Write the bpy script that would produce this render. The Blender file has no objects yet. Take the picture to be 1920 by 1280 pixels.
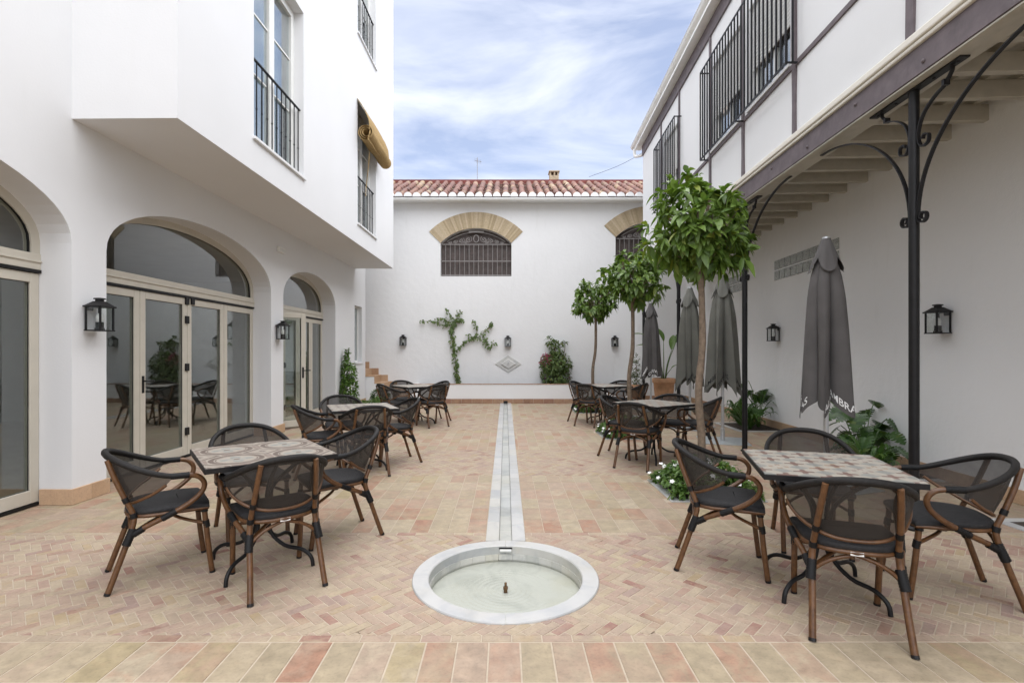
import bpy, bmesh, math, random
from mathutils import Vector, Matrix
R = math.radians
random.seed(7)
sc = bpy.context.scene
COL = sc.collection
# ------------------------------------------------------------------ camera, sky, sun, exposure
cam = bpy.data.cameras.new('camera'); cam_o = bpy.data.objects.new('camera', cam); COL.objects.link(cam_o)
cam_o.location = (0, 0, 1.4); cam_o.rotation_euler = (R(90), 0, 0)
cam.sensor_width = 36; cam.lens = 18.0; cam.shift_x = 0.00625; cam.shift_y = 0.0104
cam.clip_start = 0.05; cam.clip_end = 2000
sc.camera = cam_o
SUN_EL, SUN_AZ = 77, 150          # elevation; azimuth measured from +Y towards +X
world = bpy.data.worlds.new('World'); sc.world = world; world.use_nodes = True
def build_world():
    nt = world.node_tree; nt.nodes.clear(); n = nt.nodes.new; l = nt.links.new
    out = n('ShaderNodeOutputWorld'); bg = n('ShaderNodeBackground'); bg.inputs[1].default_value = 0.056
    sky = n('ShaderNodeTexSky'); sky.sky_type = 'NISHITA'; sky.sun_disc = False
    sky.sun_elevation = R(SUN_EL); sky.sun_rotation = R(SUN_AZ); sky.air_density = 1.0; sky.dust_density = 0.6; sky.ozone_density = 3.0
    tc = n('ShaderNodeTexCoord'); mp = n('ShaderNodeMapping')
    mp.inputs['Scale'].default_value = (0.9, 0.55, 3.6); mp.inputs['Rotation'].default_value = (0.0, R(12), R(25))
    mp.inputs['Location'].default_value = (0.35, 0.2, 0.1)
    nz = n('ShaderNodeTexNoise'); nz.inputs['Scale'].default_value = 2.3; nz.inputs['Detail'].default_value = 9
    nz.inputs['Roughness'].default_value = 0.55; nz.inputs['Distortion'].default_value = 0.5
    rp = n('ShaderNodeValToRGB'); rp.color_ramp.elements[0].position = 0.40; rp.color_ramp.elements[1].position = 0.74
    rp.color_ramp.elements[0].color = (0.24, 0.24, 0.24, 1); rp.color_ramp.elements[1].color = (0.9, 0.9, 0.9, 1)
    mx = n('ShaderNodeMix'); mx.data_type = 'RGBA'; mx.inputs[7].default_value = (7.6, 7.8, 8.4, 1)
    tint = n('ShaderNodeMix'); tint.data_type = 'RGBA'; tint.blend_type = 'MULTIPLY'; tint.inputs[0].default_value = 1
    tint.inputs[7].default_value = (1.12, 1.06, 1.10, 1)
    l(tc.outputs['Generated'], mp.inputs[0]); l(mp.outputs[0], nz.inputs[0]); l(nz.outputs[0], rp.inputs[0])
    l(sky.outputs[0], tint.inputs[6]); l(rp.outputs[0], mx.inputs[0]); l(tint.outputs[2], mx.inputs[6]); l(mx.outputs[2], bg.inputs[0]); l(bg.outputs[0], out.inputs[0])
build_world()
sun = bpy.data.lights.new('sun', 'SUN'); sun.energy = 2.5; sun.angle = R(126); sun.color = (1.0, 0.98, 0.95)
sun_o = bpy.data.objects.new('sun', sun); COL.objects.link(sun_o)
sd = Vector((math.sin(R(SUN_AZ)) * math.cos(R(SUN_EL)), math.cos(R(SUN_AZ)) * math.cos(R(SUN_EL)), math.sin(R(SUN_EL))))
sun_o.rotation_euler = sd.to_track_quat('Z', 'Y').to_euler(); sun_o.location = sd * 40
sc.render.engine = 'CYCLES'
vs = sc.view_settings; vs.view_transform = 'Standard'; vs.look = 'None'; vs.gamma = 1.0; vs.use_curve_mapping = False; vs.exposure = 1.60
sc.cycles.max_bounces = 10; sc.cycles.diffuse_bounces = 5; sc.cycles.glossy_bounces = 4; sc.cycles.transparent_max_bounces = 24; sc.cycles.transmission_bounces = 6
sc.cycles.caustics_reflective = False; sc.cycles.caustics_refractive = False
sc.render.resolution_x = 1024; sc.render.resolution_y = 682

# ------------------------------------------------------------------ materials
class NT:
    def __init__(s, name):
        s.m = bpy.data.materials.new(name); s.m.use_nodes = True
        s.t = s.m.node_tree; s.b = s.t.nodes['Principled BSDF']; s.out = s.t.nodes['Material Output']
    def n(s, k, **kw):
        x = s.t.nodes.new('ShaderNode' + k)
        for a, v in kw.items(): setattr(x, a, v)
        return x
    def l(s, a, b): s.t.links.new(a, b)
    def put(s, sock, v):
        if hasattr(v, 'is_output'): s.l(v, sock)
        else: sock.default_value = v
    def math(s, op, a, b=0.0, c=0.0):
        x = s.n('Math', operation=op); s.put(x.inputs[0], a); s.put(x.inputs[1], b)
        if op in ('MULTIPLY_ADD', 'SMOOTH_MIN', 'WRAP', 'COMPARE'): s.put(x.inputs[2], c)
        return x.outputs[0]
    def mix(s, f, a, b, mode='MIX'):
        x = s.n('Mix', data_type='RGBA', blend_type=mode); s.put(x.inputs[0], f)
        s.put(x.inputs[6], a if hasattr(a, 'is_output') else (*a, 1)); s.put(x.inputs[7], b if hasattr(b, 'is_output') else (*b, 1))
        return x.outputs[2]
    def pos(s, scale=(1, 1, 1)):
        g = s.n('NewGeometry'); v = s.n('VectorMath', operation='MULTIPLY'); s.l(g.outputs['Position'], v.inputs[0]); v.inputs[1].default_value = scale
        return v.outputs[0]
    def objc(s): return s.n('TexCoord').outputs['Object']
    def noise(s, vec, scale, detail=4, rough=.55, dist=0.0):
        x = s.n('TexNoise'); s.l(vec, x.inputs['Vector']); x.inputs['Scale'].default_value = scale
        x.inputs['Detail'].default_value = detail; x.inputs['Roughness'].default_value = rough; x.inputs['Distortion'].default_value = dist
        return x.outputs[0]
    def ramp(s, f, stops, interp='LINEAR'):
        x = s.n('ValToRGB'); s.l(f, x.inputs[0]); cr = x.color_ramp; cr.interpolation = interp
        while len(cr.elements) < len(stops): cr.elements.new(1.0)
        for e, (p, c) in zip(cr.elements, stops):
            e.position = p; e.color = (*c, 1) if len(c) == 3 else c
        return x.outputs[0]
    def bump(s, h, strength=.3, dist=.01):
        x = s.n('Bump'); x.inputs['Strength'].default_value = strength; x.inputs['Distance'].default_value = dist
        s.l(h, x.inputs['Height']); s.l(x.outputs[0], s.b.inputs['Normal'])
    def rnd(s):
        a = s.n('ObjectInfo').outputs['Random']; b = s.n('NewGeometry').outputs['Random Per Island']
        return s.math('FRACT', s.math('ADD', a, s.math('MULTIPLY', b, 7.31)))
    def base(s, v): s.put(s.b.inputs['Base Color'], v if hasattr(v, 'is_output') else (*v, 1))
    def rough(s, v): s.put(s.b.inputs['Roughness'], v)

M = {}
def simple(name, col, rough=.5, metal=0.0, var=.12, scale=14, bump=0.0, spec=.5):
    t = NT(name); nz = t.noise(t.pos(), scale, 5)
    lo = tuple(c * (1 - var) for c in col); hi = tuple(min(1, c * (1 + var)) for c in col)
    t.base(t.ramp(nz, [(.3, lo), (.7, hi)])); t.rough(rough); t.b.inputs['Metallic'].default_value = metal
    t.b.inputs['Specular IOR Level'].default_value = spec
    if bump: t.bump(t.noise(t.pos(), scale * 3, 3), bump, .004)
    M[name] = t.m; return t
def plaster(name, col, big=.5, fine=.25, bs=5.0):
    t = NT(name); p = t.pos()
    a = t.noise(p, bs, 4, .5); b = t.noise(p, 55, 3, .6); c = t.noise(p, .8, 3)
    stain = t.noise(t.pos((2.2, 2.2, .35)), 2.4, 5, .62); lim = .94 + .04 * (name == 'plaster_smooth')
    f = t.ramp(c, [(.3, tuple(x * .965 for x in col)), (.7, col)])
    st = t.ramp(stain, [(.60, (1, 1, 1)), (.82, (lim, lim, lim * .99))])
    t.base(t.mix(1.0, f, st, 'MULTIPLY'))
    t.rough(.86); t.b.inputs['Specular IOR Level'].default_value = .25
    t.bump(t.math('ADD', t.math('MULTIPLY', a, big), t.math('MULTIPLY', b, fine)), .35, .02)
    M[name] = t.m
plaster('plaster_smooth', (.70, .705, .71), .22, .12, 3)  # light balance put into the colour: darker white offsets the brightly lit facades
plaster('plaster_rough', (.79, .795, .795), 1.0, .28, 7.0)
plaster('plaster_cream', (.72, .69, .62), .4, .2, 6)
simple('black_iron', (.0095, .009, .0095), .45, .0, .25, 20, .15, spec=.28)
simple('lantern_metal', (.012, .0115, .012), .45, .0, .2, 30, spec=.28)
simple('grille_iron', (.010, .010, .0115), .5, .0, .2, 30, spec=.28)
simple('old_iron', (.24, .225, .215), .6, 0, .2, 30)
simple('purple_wood', (.115, .092, .098), .62, 0, .22, 9, .5)
simple('cream_wood', (.42, .40, .345), .6, 0, .08, 9, .25)
simple('door_frame', (.52, .485, .41), .42, 0, .04, 6)
simple('window_white', (.74, .74, .71), .4, 0, .03, 6)
simple('white_metal', (.80, .80, .78), .38, 0, .04, 6)
simple('shutter', (.66, .665, .65), .5, 0, .05, 8)
simple('alu', (.55, .56, .57), .35, .8, .06, 20)
simple('steel_plate', (.42, .45, .46), .4, .5, .12, 9)
simple('brass', (.16, .095, .05), .38, .8, .3, 60)
simple('black_plastic', (.010, .010, .0105), .45, 0, .15, 40, spec=.28)
simple('soil', (.05, .036, .025), .95, 0, .5, 40, 1.0)
simple('terracotta_pot', (.47, .26, .14), .75, 0, .22, 7, .4)
simple('mortar', (.44, .365, .28), .9, 0, .08, 20, .3)
simple('plain_ground', (.30, .26, .21), .95, 0, .2, 2)
simple('interior_wall', (.62, .61, .58), .8, 0, .05, 3)
simple('interior_floor', (.42, .34, .26), .4, 0, .15, 3)
simple('curtain', (.72, .73, .72), .8, 0, .05, 8)
simple('red_ridge', (.17, .045, .035), .8, 0, .25, 6)
simple('bark', (.175, .130, .092), .85, 0, .35, 26, 1.0)
simple('vine_bark', (.13, .085, .05), .9, 0, .3, 30, .6)
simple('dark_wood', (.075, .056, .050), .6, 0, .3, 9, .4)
simple('mesh_wrap', (.0125, .0112, .0105), .6, 0, .25, 70, .5, spec=.28)
simple('chair_binding', (.006, .006, .0066), .5, 0, .2, 90, .6, spec=.28)
simple('white_flower', (.82, .82, .80), .6, 0, .04, 30)
simple('pink_flower', (.38, .02, .12), .6, 0, .25, 30)
simple('chimney_stone', (.36, .29, .20), .9, 0, .25, 8, .6)
simple('print_white', (.78, .78, .77), .8, 0, .03, 30)
simple('print_black', (.012, .012, .013), .8, 0, .1, 30)
simple('plate_white', (.75, .75, .73), .5, 0, .03, 30)

def terracotta(name, stops, mottle=.16, dust=.25, two=.65):
    t = NT(name); r = t.rnd(); p = t.pos()
    col = t.ramp(r, stops, 'CONSTANT')
    col2 = t.ramp(t.math('FRACT', t.math('MULTIPLY_ADD', r, 5.37, .31)), stops, 'CONSTANT'); n5 = t.noise(p, 5.5, 5, .66, .9)
    col = t.mix(t.ramp(n5, [(.42, (0, 0, 0)), (.60, (two,) * 3)]), col, col2)
    n1 = t.noise(p, 13, 6, .62, .4); n2 = t.noise(p, 60, 4, .6); n3 = t.noise(p, 4.2, 5, .6, .8)
    shade = t.ramp(n1, [(.25, (1 - mottle,) * 3), (.75, (1 + mottle * .4,) * 3)])
    col = t.mix(1.0, col, shade, 'MULTIPLY')
    col = t.mix(t.ramp(n3, [(.5, (0, 0, 0)), (.78, (dust,) * 3)]), col, (.44, .345, .255))
    n4 = t.noise(p, 7, 5, .65, .6)
    col = t.mix(t.ramp(n4, [(.60, (0, 0, 0)), (.80, (.30,) * 3)]), col, (.40, .235, .14))
    spk = t.ramp(n2, [(.32, (.86,) * 3), (.5, (1, 1, 1))])
    t.base(t.mix(1.0, col, spk, 'MULTIPLY')); t.rough(t.ramp(n1, [(.3, (.52,) * 3), (.7, (.78,) * 3)]))
    t.b.inputs['Specular IOR Level'].default_value = .35
    t.bump(t.math('ADD', n1, t.math('MULTIPLY', n2, .3)), .28, .004); M[name] = t.m
terracotta('brick_pave', [(0, (0.400, 0.318, 0.231)), (.15, (0.380, 0.298, 0.221)), (.30, (0.418, 0.338, 0.243)), (.44, (0.380, 0.277, 0.211)), (.56, (0.410, 0.334, 0.228)),
    (.67, (0.371, 0.264, 0.206)), (.76, (0.395, 0.303, 0.228)), (.84, (0.328, 0.235, 0.194)), (.90, (0.386, 0.293, 0.179)), (.935, (0.344, 0.217, 0.162)), (.968, (0.297, 0.166, 0.130)), (.987, (0.249, 0.121, 0.095))], .20, .30)
terracotta('tile_pave', [(0, (0.377, 0.307, 0.206)), (.14, (0.402, 0.328, 0.228)), (.27, (0.359, 0.293, 0.198)), (.39, (0.398, 0.302, 0.224)), (.50, (0.372, 0.274, 0.198)),
    (.60, (0.421, 0.348, 0.249)), (.70, (0.388, 0.260, 0.187)), (.79, (0.369, 0.298, 0.180)), (.87, (0.377, 0.236, 0.163)), (.94, (0.345, 0.194, 0.129))], .32, .32)
terracotta('skirting', [(0, (.50, .33, .20)), (.3, (.53, .36, .23)), (.55, (.46, .30, .185)), (.75, (.50, .345, .22)), (.92, (.40, .24, .15))], .12, .15)
terracotta('skirting_red', [(0, (.36, .21, .135)), (.3, (.40, .25, .16)), (.55, (.27, .15, .10)), (.75, (.42, .275, .18)), (.9, (.31, .17, .12))], .15, .1)
terracotta('roof_tile', [(0, (0.139, 0.048, 0.031)), (.25, (0.181, 0.066, 0.042)), (.45, (0.106, 0.039, 0.027)), (.62, (0.212, 0.098, 0.058)), (.76, (0.154, 0.055, 0.037)), (.90, (0.319, 0.230, 0.127)), (.96, (0.383, 0.298, 0.184))], .45, .10)

def marble(name, a, b, rough=.32):
    t = NT(name); p = t.pos(); r = t.rnd()
    w = t.noise(p, 3.2, 8, .62, 1.6); v = t.ramp(w, [(.36, b), (.52, a), (.72, tuple(min(1, x * 1.04) for x in a))])
    k = t.ramp(r, [(0, (.86, .87, .88)), (.3, (1, 1, 1)), (.55, (.93, .94, .96)), (.75, (.98, .97, .93)), (.9, (.82, .84, .85))], 'CONSTANT')
    st = t.ramp(t.noise(p, 1.7, 6, .65), [(.52, (1, 1, 1)), (.75, (.93, .90, .82))])
    t.base(t.mix(1.0, t.mix(1.0, v, k, 'MULTIPLY'), st, 'MULTIPLY')); t.rough(rough); M[name] = t.m
marble('marble', (.49, .485, .468), (.42, .425, .425))
marble('marble_basin', (.74, .72, .64), (.62, .61, .54), .4)
marble('marble_trough', (.43, .435, .41), (.34, .35, .34), .4)
marble('marble_plaque', (.66, .655, .62), (.56, .56, .54), .6)
marble('marble_lining', (.56, .55, .50), (.44, .445, .42), .4)

def voussoir():
    t = NT('arch_brick'); col = t.ramp(t.rnd(), [(0, (.47, .375, .245)), (.3, (.53, .43, .285)), (.6, (.42, .33, .205)), (.85, (.56, .46, .32))], 'CONSTANT')
    n1 = t.noise(t.pos(), 22, 4); t.base(t.mix(1.0, col, t.ramp(n1, [(.3, (.85,) * 3), (.7, (1.05,) * 3)]), 'MULTIPLY')); t.rough(.85); t.bump(n1, .4, .006); M['arch_brick'] = t.m
voussoir()
def rattan():
    t = NT('bamboo_brown'); n1 = t.noise(t.objc(), 34, 5, .6); n2 = t.noise(t.pos((1, 1, .2)), 90, 3)
    col = t.ramp(n1, [(.28, (.050, .020, .007)), (.5, (.105, .046, .016)), (.75, (.165, .078, .028))])
    t.base(t.mix(.35, col, t.ramp(n2, [(.3, (.045, .018, .007)), (.7, (.15, .068, .025))]))); t.rough(.38); t.bump(n2, .12, .002); M['bamboo_brown'] = t.m
rattan()
def cloth_mesh():
    t = NT('mesh_fabric'); o = t.objc(); sx = t.n('SeparateXYZ'); t.l(o, sx.inputs[0])
    nz = t.noise(o, 12, 3); n2 = t.noise(o, 260, 2); fac = t.math('ADD', t.math('MULTIPLY_ADD', nz, .10, .69), t.math('MULTIPLY', n2, .10))
    t.base((.036, .0315, .028)); t.rough(.65); t.b.inputs['Specular IOR Level'].default_value = .3
    tr = t.n('BsdfTransparent'); mx = t.n('MixShader'); t.put(mx.inputs[0], fac); t.l(tr.outputs[0], mx.inputs[1]); t.l(t.b.outputs[0], mx.inputs[2]); t.l(mx.outputs[0], t.out.inputs[0]); M['mesh_fabric'] = t.m
    t = NT('seat_fabric'); o = t.objc(); nz = t.noise(o, 60, 3); wv = t.n('TexWave'); t.l(o, wv.inputs[0]); wv.inputs['Scale'].default_value = 120; wv.bands_direction = 'X'
    t.base(t.ramp(nz, [(.3, (.013, .0128, .0134)), (.7, (.025, .0242, .0252))])); t.rough(.6); t.b.inputs['Specular IOR Level'].default_value = .25; t.bump(wv.outputs[0], .25, .002); M['seat_fabric'] = t.m
cloth_mesh()
def canvas(name, col):
    t = NT(name); p = t.pos(); n1 = t.noise(p, 4, 4); n2 = t.noise(p, 220, 2)
    t.base(t.ramp(n1, [(.3, tuple(c * .88 for c in col)), (.7, tuple(c * 1.08 for c in col))])); t.rough(.9); t.b.inputs['Specular IOR Level'].default_value = .2
    t.bump(n2, .12, .002); M[name] = t.m
canvas('canvas_taupe', (.104, .098, .096)); canvas('canvas_green', (.138, .138, .122))
def glass(name, tint, boost, rough=0.0):
    t = NT(name); t.t.nodes.remove(t.b)
    lw = t.n('Fresnel'); gm_ = t.n('NewGeometry'); t.l(t.math('MULTIPLY_ADD', gm_.outputs['Backfacing'], -.8333, 1.5), lw.inputs[0])
    f = t.math('MINIMUM', t.math('MULTIPLY_ADD', lw.outputs[0], boost, .02), 1.0)
    tr = t.n('BsdfTransparent'); tr.inputs[0].default_value = (*tint, 1); g = t.n('BsdfGlossy'); g.inputs[0].default_value = (.95, .97, .98, 1); g.inputs[1].default_value = rough
    mx = t.n('MixShader'); t.put(mx.inputs[0], f); t.l(tr.outputs[0], mx.inputs[1]); t.l(g.outputs[0], mx.inputs[2]); t.l(mx.outputs[0], t.out.inputs[0]); M[name] = t.m
glass('door_glass', (.80, .84, .82), 2.1); glass('window_glass', (.80, .85, .86), 2.4); glass('lantern_glass', (.96, .97, .97), .6)
def glassblock():
    t = NT('block_glass'); n1 = t.noise(t.pos(), 26, 3, .5, 2.0)
    t.base(t.ramp(n1, [(.35, (.22, .24, .225)), (.65, (.50, .52, .50))])); t.rough(.12); t.bump(n1, .8, .01); M['block_glass'] = t.m
glassblock()
def water():
    t = NT('water'); t.t.nodes.remove(t.b)
    p = t.pos(); v = t.n('VectorMath', operation='DISTANCE'); g = t.n('NewGeometry'); t.l(g.outputs['Position'], v.inputs[0]); v.inputs[1].default_value = (0, 3.21, -.09)
    rip = t.math('MULTIPLY', t.math('SINE', t.math('MULTIPLY', v.outputs['Value'], 190)), t.math('MAXIMUM', t.math('MULTIPLY_ADD', v.outputs['Value'], -2.4, 1.0), .0))
    h = t.math('ADD', t.math('MULTIPLY', rip, .35), t.noise(p, 16, 3))
    b = t.n('Bump'); b.inputs['Strength'].default_value = .12; b.inputs['Distance'].default_value = .01; t.l(h, b.inputs['Height'])
    fr = t.n('Fresnel'); fr.inputs[0].default_value = 1.33; t.l(b.outputs[0], fr.inputs['Normal'])
    tr = t.n('BsdfTransparent'); tr.inputs[0].default_value = (.965, .98, .965, 1); gl = t.n('BsdfGlossy'); gl.inputs[1].default_value = .03; t.l(b.outputs[0], gl.inputs['Normal'])
    mx = t.n('MixShader'); t.put(mx.inputs[0], t.math('MULTIPLY_ADD', fr.outputs[0], 1.0, .0)); t.l(tr.outputs[0], mx.inputs[1]); t.l(gl.outputs[0], mx.inputs[2]); t.l(mx.outputs[0], t.out.inputs[0]); M['water'] = t.m
water()
def leafmat(name, a, b, c, rough=.42, trans=.22):
    t = NT(name); r = t.rnd(); n1 = t.noise(t.pos(), 30, 3)
    col = t.ramp(r, [(0, a), (.5, b), (.93, b), (1, c)])
    col = t.mix(1.0, col, t.ramp(n1, [(.3, (.8,) * 3), (.7, (1.15,) * 3)]), 'MULTIPLY')
    t.base(col); t.rough(rough); t.b.inputs['Specular IOR Level'].default_value = .45
    tl = t.n('BsdfTranslucent'); t.l(t.mix(1.0, col, (1.5, 1.6, .7), 'MULTIPLY'), tl.inputs[0]); mx = t.n('MixShader'); mx.inputs[0].default_value = trans
    t.l(t.b.outputs[0], mx.inputs[1]); t.l(tl.outputs[0], mx.inputs[2]); t.l(mx.outputs[0], t.out.inputs[0]); M[name] = t.m
leafmat('orange_leaf', (.062, .118, .022), (.140, .225, .045), (.26, .30, .05))
leafmat('vine_leaf', (.065, .105, .028), (.105, .160, .042), (.16, .15, .04), .55)
leafmat('bed_leaf', (.05, .115, .018), (.10, .18, .035), (.15, .2, .04), .5)
leafmat('monstera_leaf', (.028, .07, .018), (.055, .115, .028), (.10, .15, .03), .3)
leafmat('strap_leaf', (.035, .085, .02), (.07, .14, .03), (.12, .17, .04), .35)
leafmat('paddle_leaf', (.07, .13, .03), (.10, .17, .04), (.14, .2, .05), .35, .3)
leafmat('olive_leaf', (.07, .10, .05), (.13, .16, .085), (.2, .2, .12), .6)
def bamboo_blind():
    t = NT('esparto'); o = t.pos(); wv = t.n('TexWave'); t.l(o, wv.inputs[0]); wv.inputs['Scale'].default_value = 14; wv.bands_direction = 'Y'; wv.inputs['Distortion'].default_value = 2.5; wv.inputs['Detail'].default_value = 3
    n1 = t.noise(t.pos((1, .15, 1)), 70, 3); t.base(t.mix(.5, t.ramp(wv.outputs[0], [(.2, (.20, .125, .05)), (.8, (.46, .32, .145))]), t.ramp(n1, [(.3, (.24, .155, .065)), (.7, (.46, .325, .15))])))
    t.rough(.9); t.b.inputs['Specular IOR Level'].default_value = .15; t.bump(n1, .8, .01); M['esparto'] = t.m
bamboo_blind()
def table_tiles(name, kind):
    t = NT(name); o = t.objc(); s = t.n('SeparateXYZ'); t.l(o, s.inputs[0]); X, Y = s.outputs[0], s.outputs[1]; m = t.math
    cell = .365 if kind == 0 else .105
    px = m('SUBTRACT', m('FRACT', m('ADD', m('DIVIDE', X, cell), 10.0)), .5); py = m('SUBTRACT', m('FRACT', m('ADD', m('DIVIDE', Y, cell), 10.0)), .5)
    ax, ay = m('ABSOLUTE', px), m('ABSOLUTE', py); r = m('SQRT', m('ADD', m('MULTIPLY', px, px), m('MULTIPLY', py, py)))
    def band(v, c, w): return m('LESS_THAN', m('ABSOLUTE', m('SUBTRACT', v, c)), w)
    cream, taupe, grey = (.355, .315, .265), (.150, .118, .10), (.25, .255, .235)
    if kind == 0:
        th = m('ARCTAN2', py, px); petal = m('MULTIPLY_ADD', m('ABSOLUTE', m('COSINE', m('MULTIPLY', th, 2.0))), .20, .06)
        col = t.mix(0.0, cream, cream)
        d = m('ADD', ax, ay)
        col = t.mix(band(d, .70, .042), col, taupe); col = t.mix(band(d, .82, .03), col, (.30, .25, .21)); col = t.mix(m('GREATER_THAN', d, .92), col, taupe)
        col = t.mix(m('LESS_THAN', r, .43), col, cream); col = t.mix(band(r, .385, .042), col, taupe); col = t.mix(band(r, .315, .012), col, taupe)
        col = t.mix(m('LESS_THAN', r, petal), col, grey); col = t.mix(m('LESS_THAN', r, m('MULTIPLY', petal, .55)), col, (.33, .31, .27)); col = t.mix(m('LESS_THAN', r, .05), col, taupe)
        ed = m('MAXIMUM', ax, ay); col = t.mix(m('MULTIPLY', m('GREATER_THAN', ed, .44), m('LESS_THAN', m('MINIMUM', ax, ay), .16)), col, (.24, .19, .16))
        col = t.mix(m('GREATER_THAN', ed, .4965), col, (.3, .28, .25))
    else:
        ix = m('FLOOR', m('ADD', m('DIVIDE', X, cell), 10.0)); iy = m('FLOOR', m('ADD', m('DIVIDE', Y, cell), 10.0))
        par = m('MODULO', m('ADD', ix, iy), 2.0); cb = t.n('CombineXYZ'); t.l(ix, cb.inputs[0]); t.l(iy, cb.inputs[1]); wn = t.n('TexWhiteNoise'); t.l(cb.outputs[0], wn.inputs[0])
        d = m('ADD', ax, ay)
        rc = t.ramp(wn.outputs[0], [(0, (.17, .118, .10)), (.45, (.20, .145, .125)), (.75, (.27, .18, .12)), (.9, (.15, .105, .095))], 'CONSTANT')
        a = t.mix(m('LESS_THAN', d, .5), (.36, .33, .28), (.235, .235, .215))
        b = t.mix(m('LESS_THAN', m('MINIMUM', ax, ay), .13), (.36, .33, .28), rc); b = t.mix(m('LESS_THAN', d, .34), b, t.ramp(wn.outputs[0], [(0, (.18, .115, .095)), (.5, (.38, .345, .295)), (.8, (.18, .115, .095))], 'CONSTANT'))
        col = t.mix(par, a, b)
    n1 = t.noise(t.pos(), 40, 4); col = t.mix(1.0, col, t.ramp(n1, [(.3, (.86,) * 3), (.7, (1.06,) * 3)]), 'MULTIPLY')
    t.base(col); t.rough(.42); t.b.inputs['Specular IOR Level'].default_value = .3; M[name] = t.m
table_tiles('hydraulic_tile', 0); table_tiles('mosaic_tile', 1)

# ------------------------------------------------------------------ mesh helpers
class MB:
    def __init__(s): s.v = []; s.f = []
    def add(s, vs_, fs):
        o = len(s.v); s.v += [tuple(p) for p in vs_]; s.f += [tuple(i + o for i in f) for f in fs]; return s
    def box(s, x0, x1, y0, y1, z0, z1):
        return s.add([(x0, y0, z0), (x1, y0, z0), (x1, y1, z0), (x0, y1, z0), (x0, y0, z1), (x1, y0, z1), (x1, y1, z1), (x0, y1, z1)],
              [(3, 2, 1, 0), (4, 5, 6, 7), (0, 1, 5, 4), (1, 2, 6, 5), (2, 3, 7, 6), (3, 0, 4, 7)])
    def quad(s, a, b, c, d): return s.add([a, b, c, d], [(0, 1, 2, 3)])
    def prism(s, poly, z0, z1):
        n = len(poly); return s.add([(x, y, z0) for x, y in poly] + [(x, y, z1) for x, y in poly],
              [tuple(range(n - 1, -1, -1)), tuple(range(n, 2 * n))] + [(i, (i + 1) % n, n + (i + 1) % n, n + i) for i in range(n)])
    def tube(s, pts, rad, seg=8, cap=True, sx=1.0, sy=1.0, up=None):
        pts = [Vector(p) for p in pts]; n = len(pts); rs = rad if isinstance(rad, (list, tuple)) else [rad] * n
        vs_ = []; prev = None
        for i, p in enumerate(pts):
            t = (pts[min(i + 1, n - 1)] - pts[max(i - 1, 0)]).normalized()
            if prev is None:
                a = Vector(up) if up else (Vector((0, 0, 1)) if abs(t.z) < .9 else Vector((1, 0, 0)))
                u = (a - t * a.dot(t)).normalized()
            else:
                u = prev - t * prev.dot(t); u = u.normalized() if u.length > 1e-6 else prev
            prev = u; w = t.cross(u)
            for k in range(seg):
                an = 2 * math.pi * (k + .5) / seg; vs_.append(p + u * (math.cos(an) * rs[i] * sx) + w * (math.sin(an) * rs[i] * sy))
        fs = [(i * seg + k, i * seg + (k + 1) % seg, (i + 1) * seg + (k + 1) % seg, (i + 1) * seg + k) for i in range(n - 1) for k in range(seg)]
        if cap: fs += [tuple(range(seg - 1, -1, -1)), tuple(range((n - 1) * seg, n * seg))]
        return s.add(vs_, fs)
    def lathe(s, prof, seg=24, c=(0, 0, 0), cap=True):
        n = len(prof); vs_ = [(c[0] + r * math.cos(2 * math.pi * k / seg), c[1] + r * math.sin(2 * math.pi * k / seg), c[2] + z) for r, z in prof for k in range(seg)]
        fs = [(i * seg + k, i * seg + (k + 1) % seg, (i + 1) * seg + (k + 1) % seg, (i + 1) * seg + k) for i in range(n - 1) for k in range(seg)]
        if cap: fs += [tuple(range(seg - 1, -1, -1)), tuple(range((n - 1) * seg, n * seg))]
        return s.add(vs_, fs)
    def mesh(s, name, smooth=None):
        me = bpy.data.meshes.new(name); me.from_pydata(s.v, [], s.f); me.validate()
        if smooth is not None:
            me.shade_smooth(); me.set_sharp_from_angle(angle=R(smooth))
        return me
    def build(s, name, mat, parent=None, smooth=None, bevel=0, loc=None, rot=None, **tags):
        me = s.mesh(name, smooth); return link(name, me, mat, parent, bevel, loc, rot, **tags)
def link(name, me, mat=None, parent=None, bevel=0, loc=None, rot=None, **tags):
    if mat and not me.materials: me.materials.append(M[mat] if isinstance(mat, str) else mat)
    o = bpy.data.objects.new(name, me); COL.objects.link(o)
    if parent: o.parent = parent
    if loc is not None: o.location = loc
    if rot is not None: o.rotation_euler = rot if isinstance(rot, (tuple, list)) else (0, 0, rot)
    if bevel:
        b = o.modifiers.new('bevel', 'BEVEL'); b.width = bevel; b.segments = 2; b.limit_method = 'ANGLE'; b.angle_limit = R(40)
    for k, v in tags.items(): o[k] = v
    return o
def empty(name, loc=(0, 0, 0), rz=0.0, **tags):
    o = bpy.data.objects.new(name, None); COL.objects.link(o); o.location = loc; o.rotation_euler = (0, 0, rz); o.empty_display_size = .2
    for k, v in tags.items(): o[k] = v
    return o
def copy_tree(o, parent=None):
    c = o.copy(); COL.objects.link(c)
    if parent: c.parent = parent
    for ch in list(o.children): copy_tree(ch, c)
    return c
def spline(pts, n=6):
    P = [Vector(p) for p in pts]; out = []
    for i in range(len(P) - 1):
        p0 = P[max(i - 1, 0)]; p1 = P[i]; p2 = P[i + 1]; p3 = P[min(i + 2, len(P) - 1)]
        for k in range(n):
            t = k / n; out.append(.5 * ((2 * p1) + (p2 - p0) * t + (2 * p0 - 5 * p1 + 4 * p2 - p3) * t * t + (3 * p1 - p0 - 3 * p2 + p3) * t ** 3))
    out.append(P[-1]); return out
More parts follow.
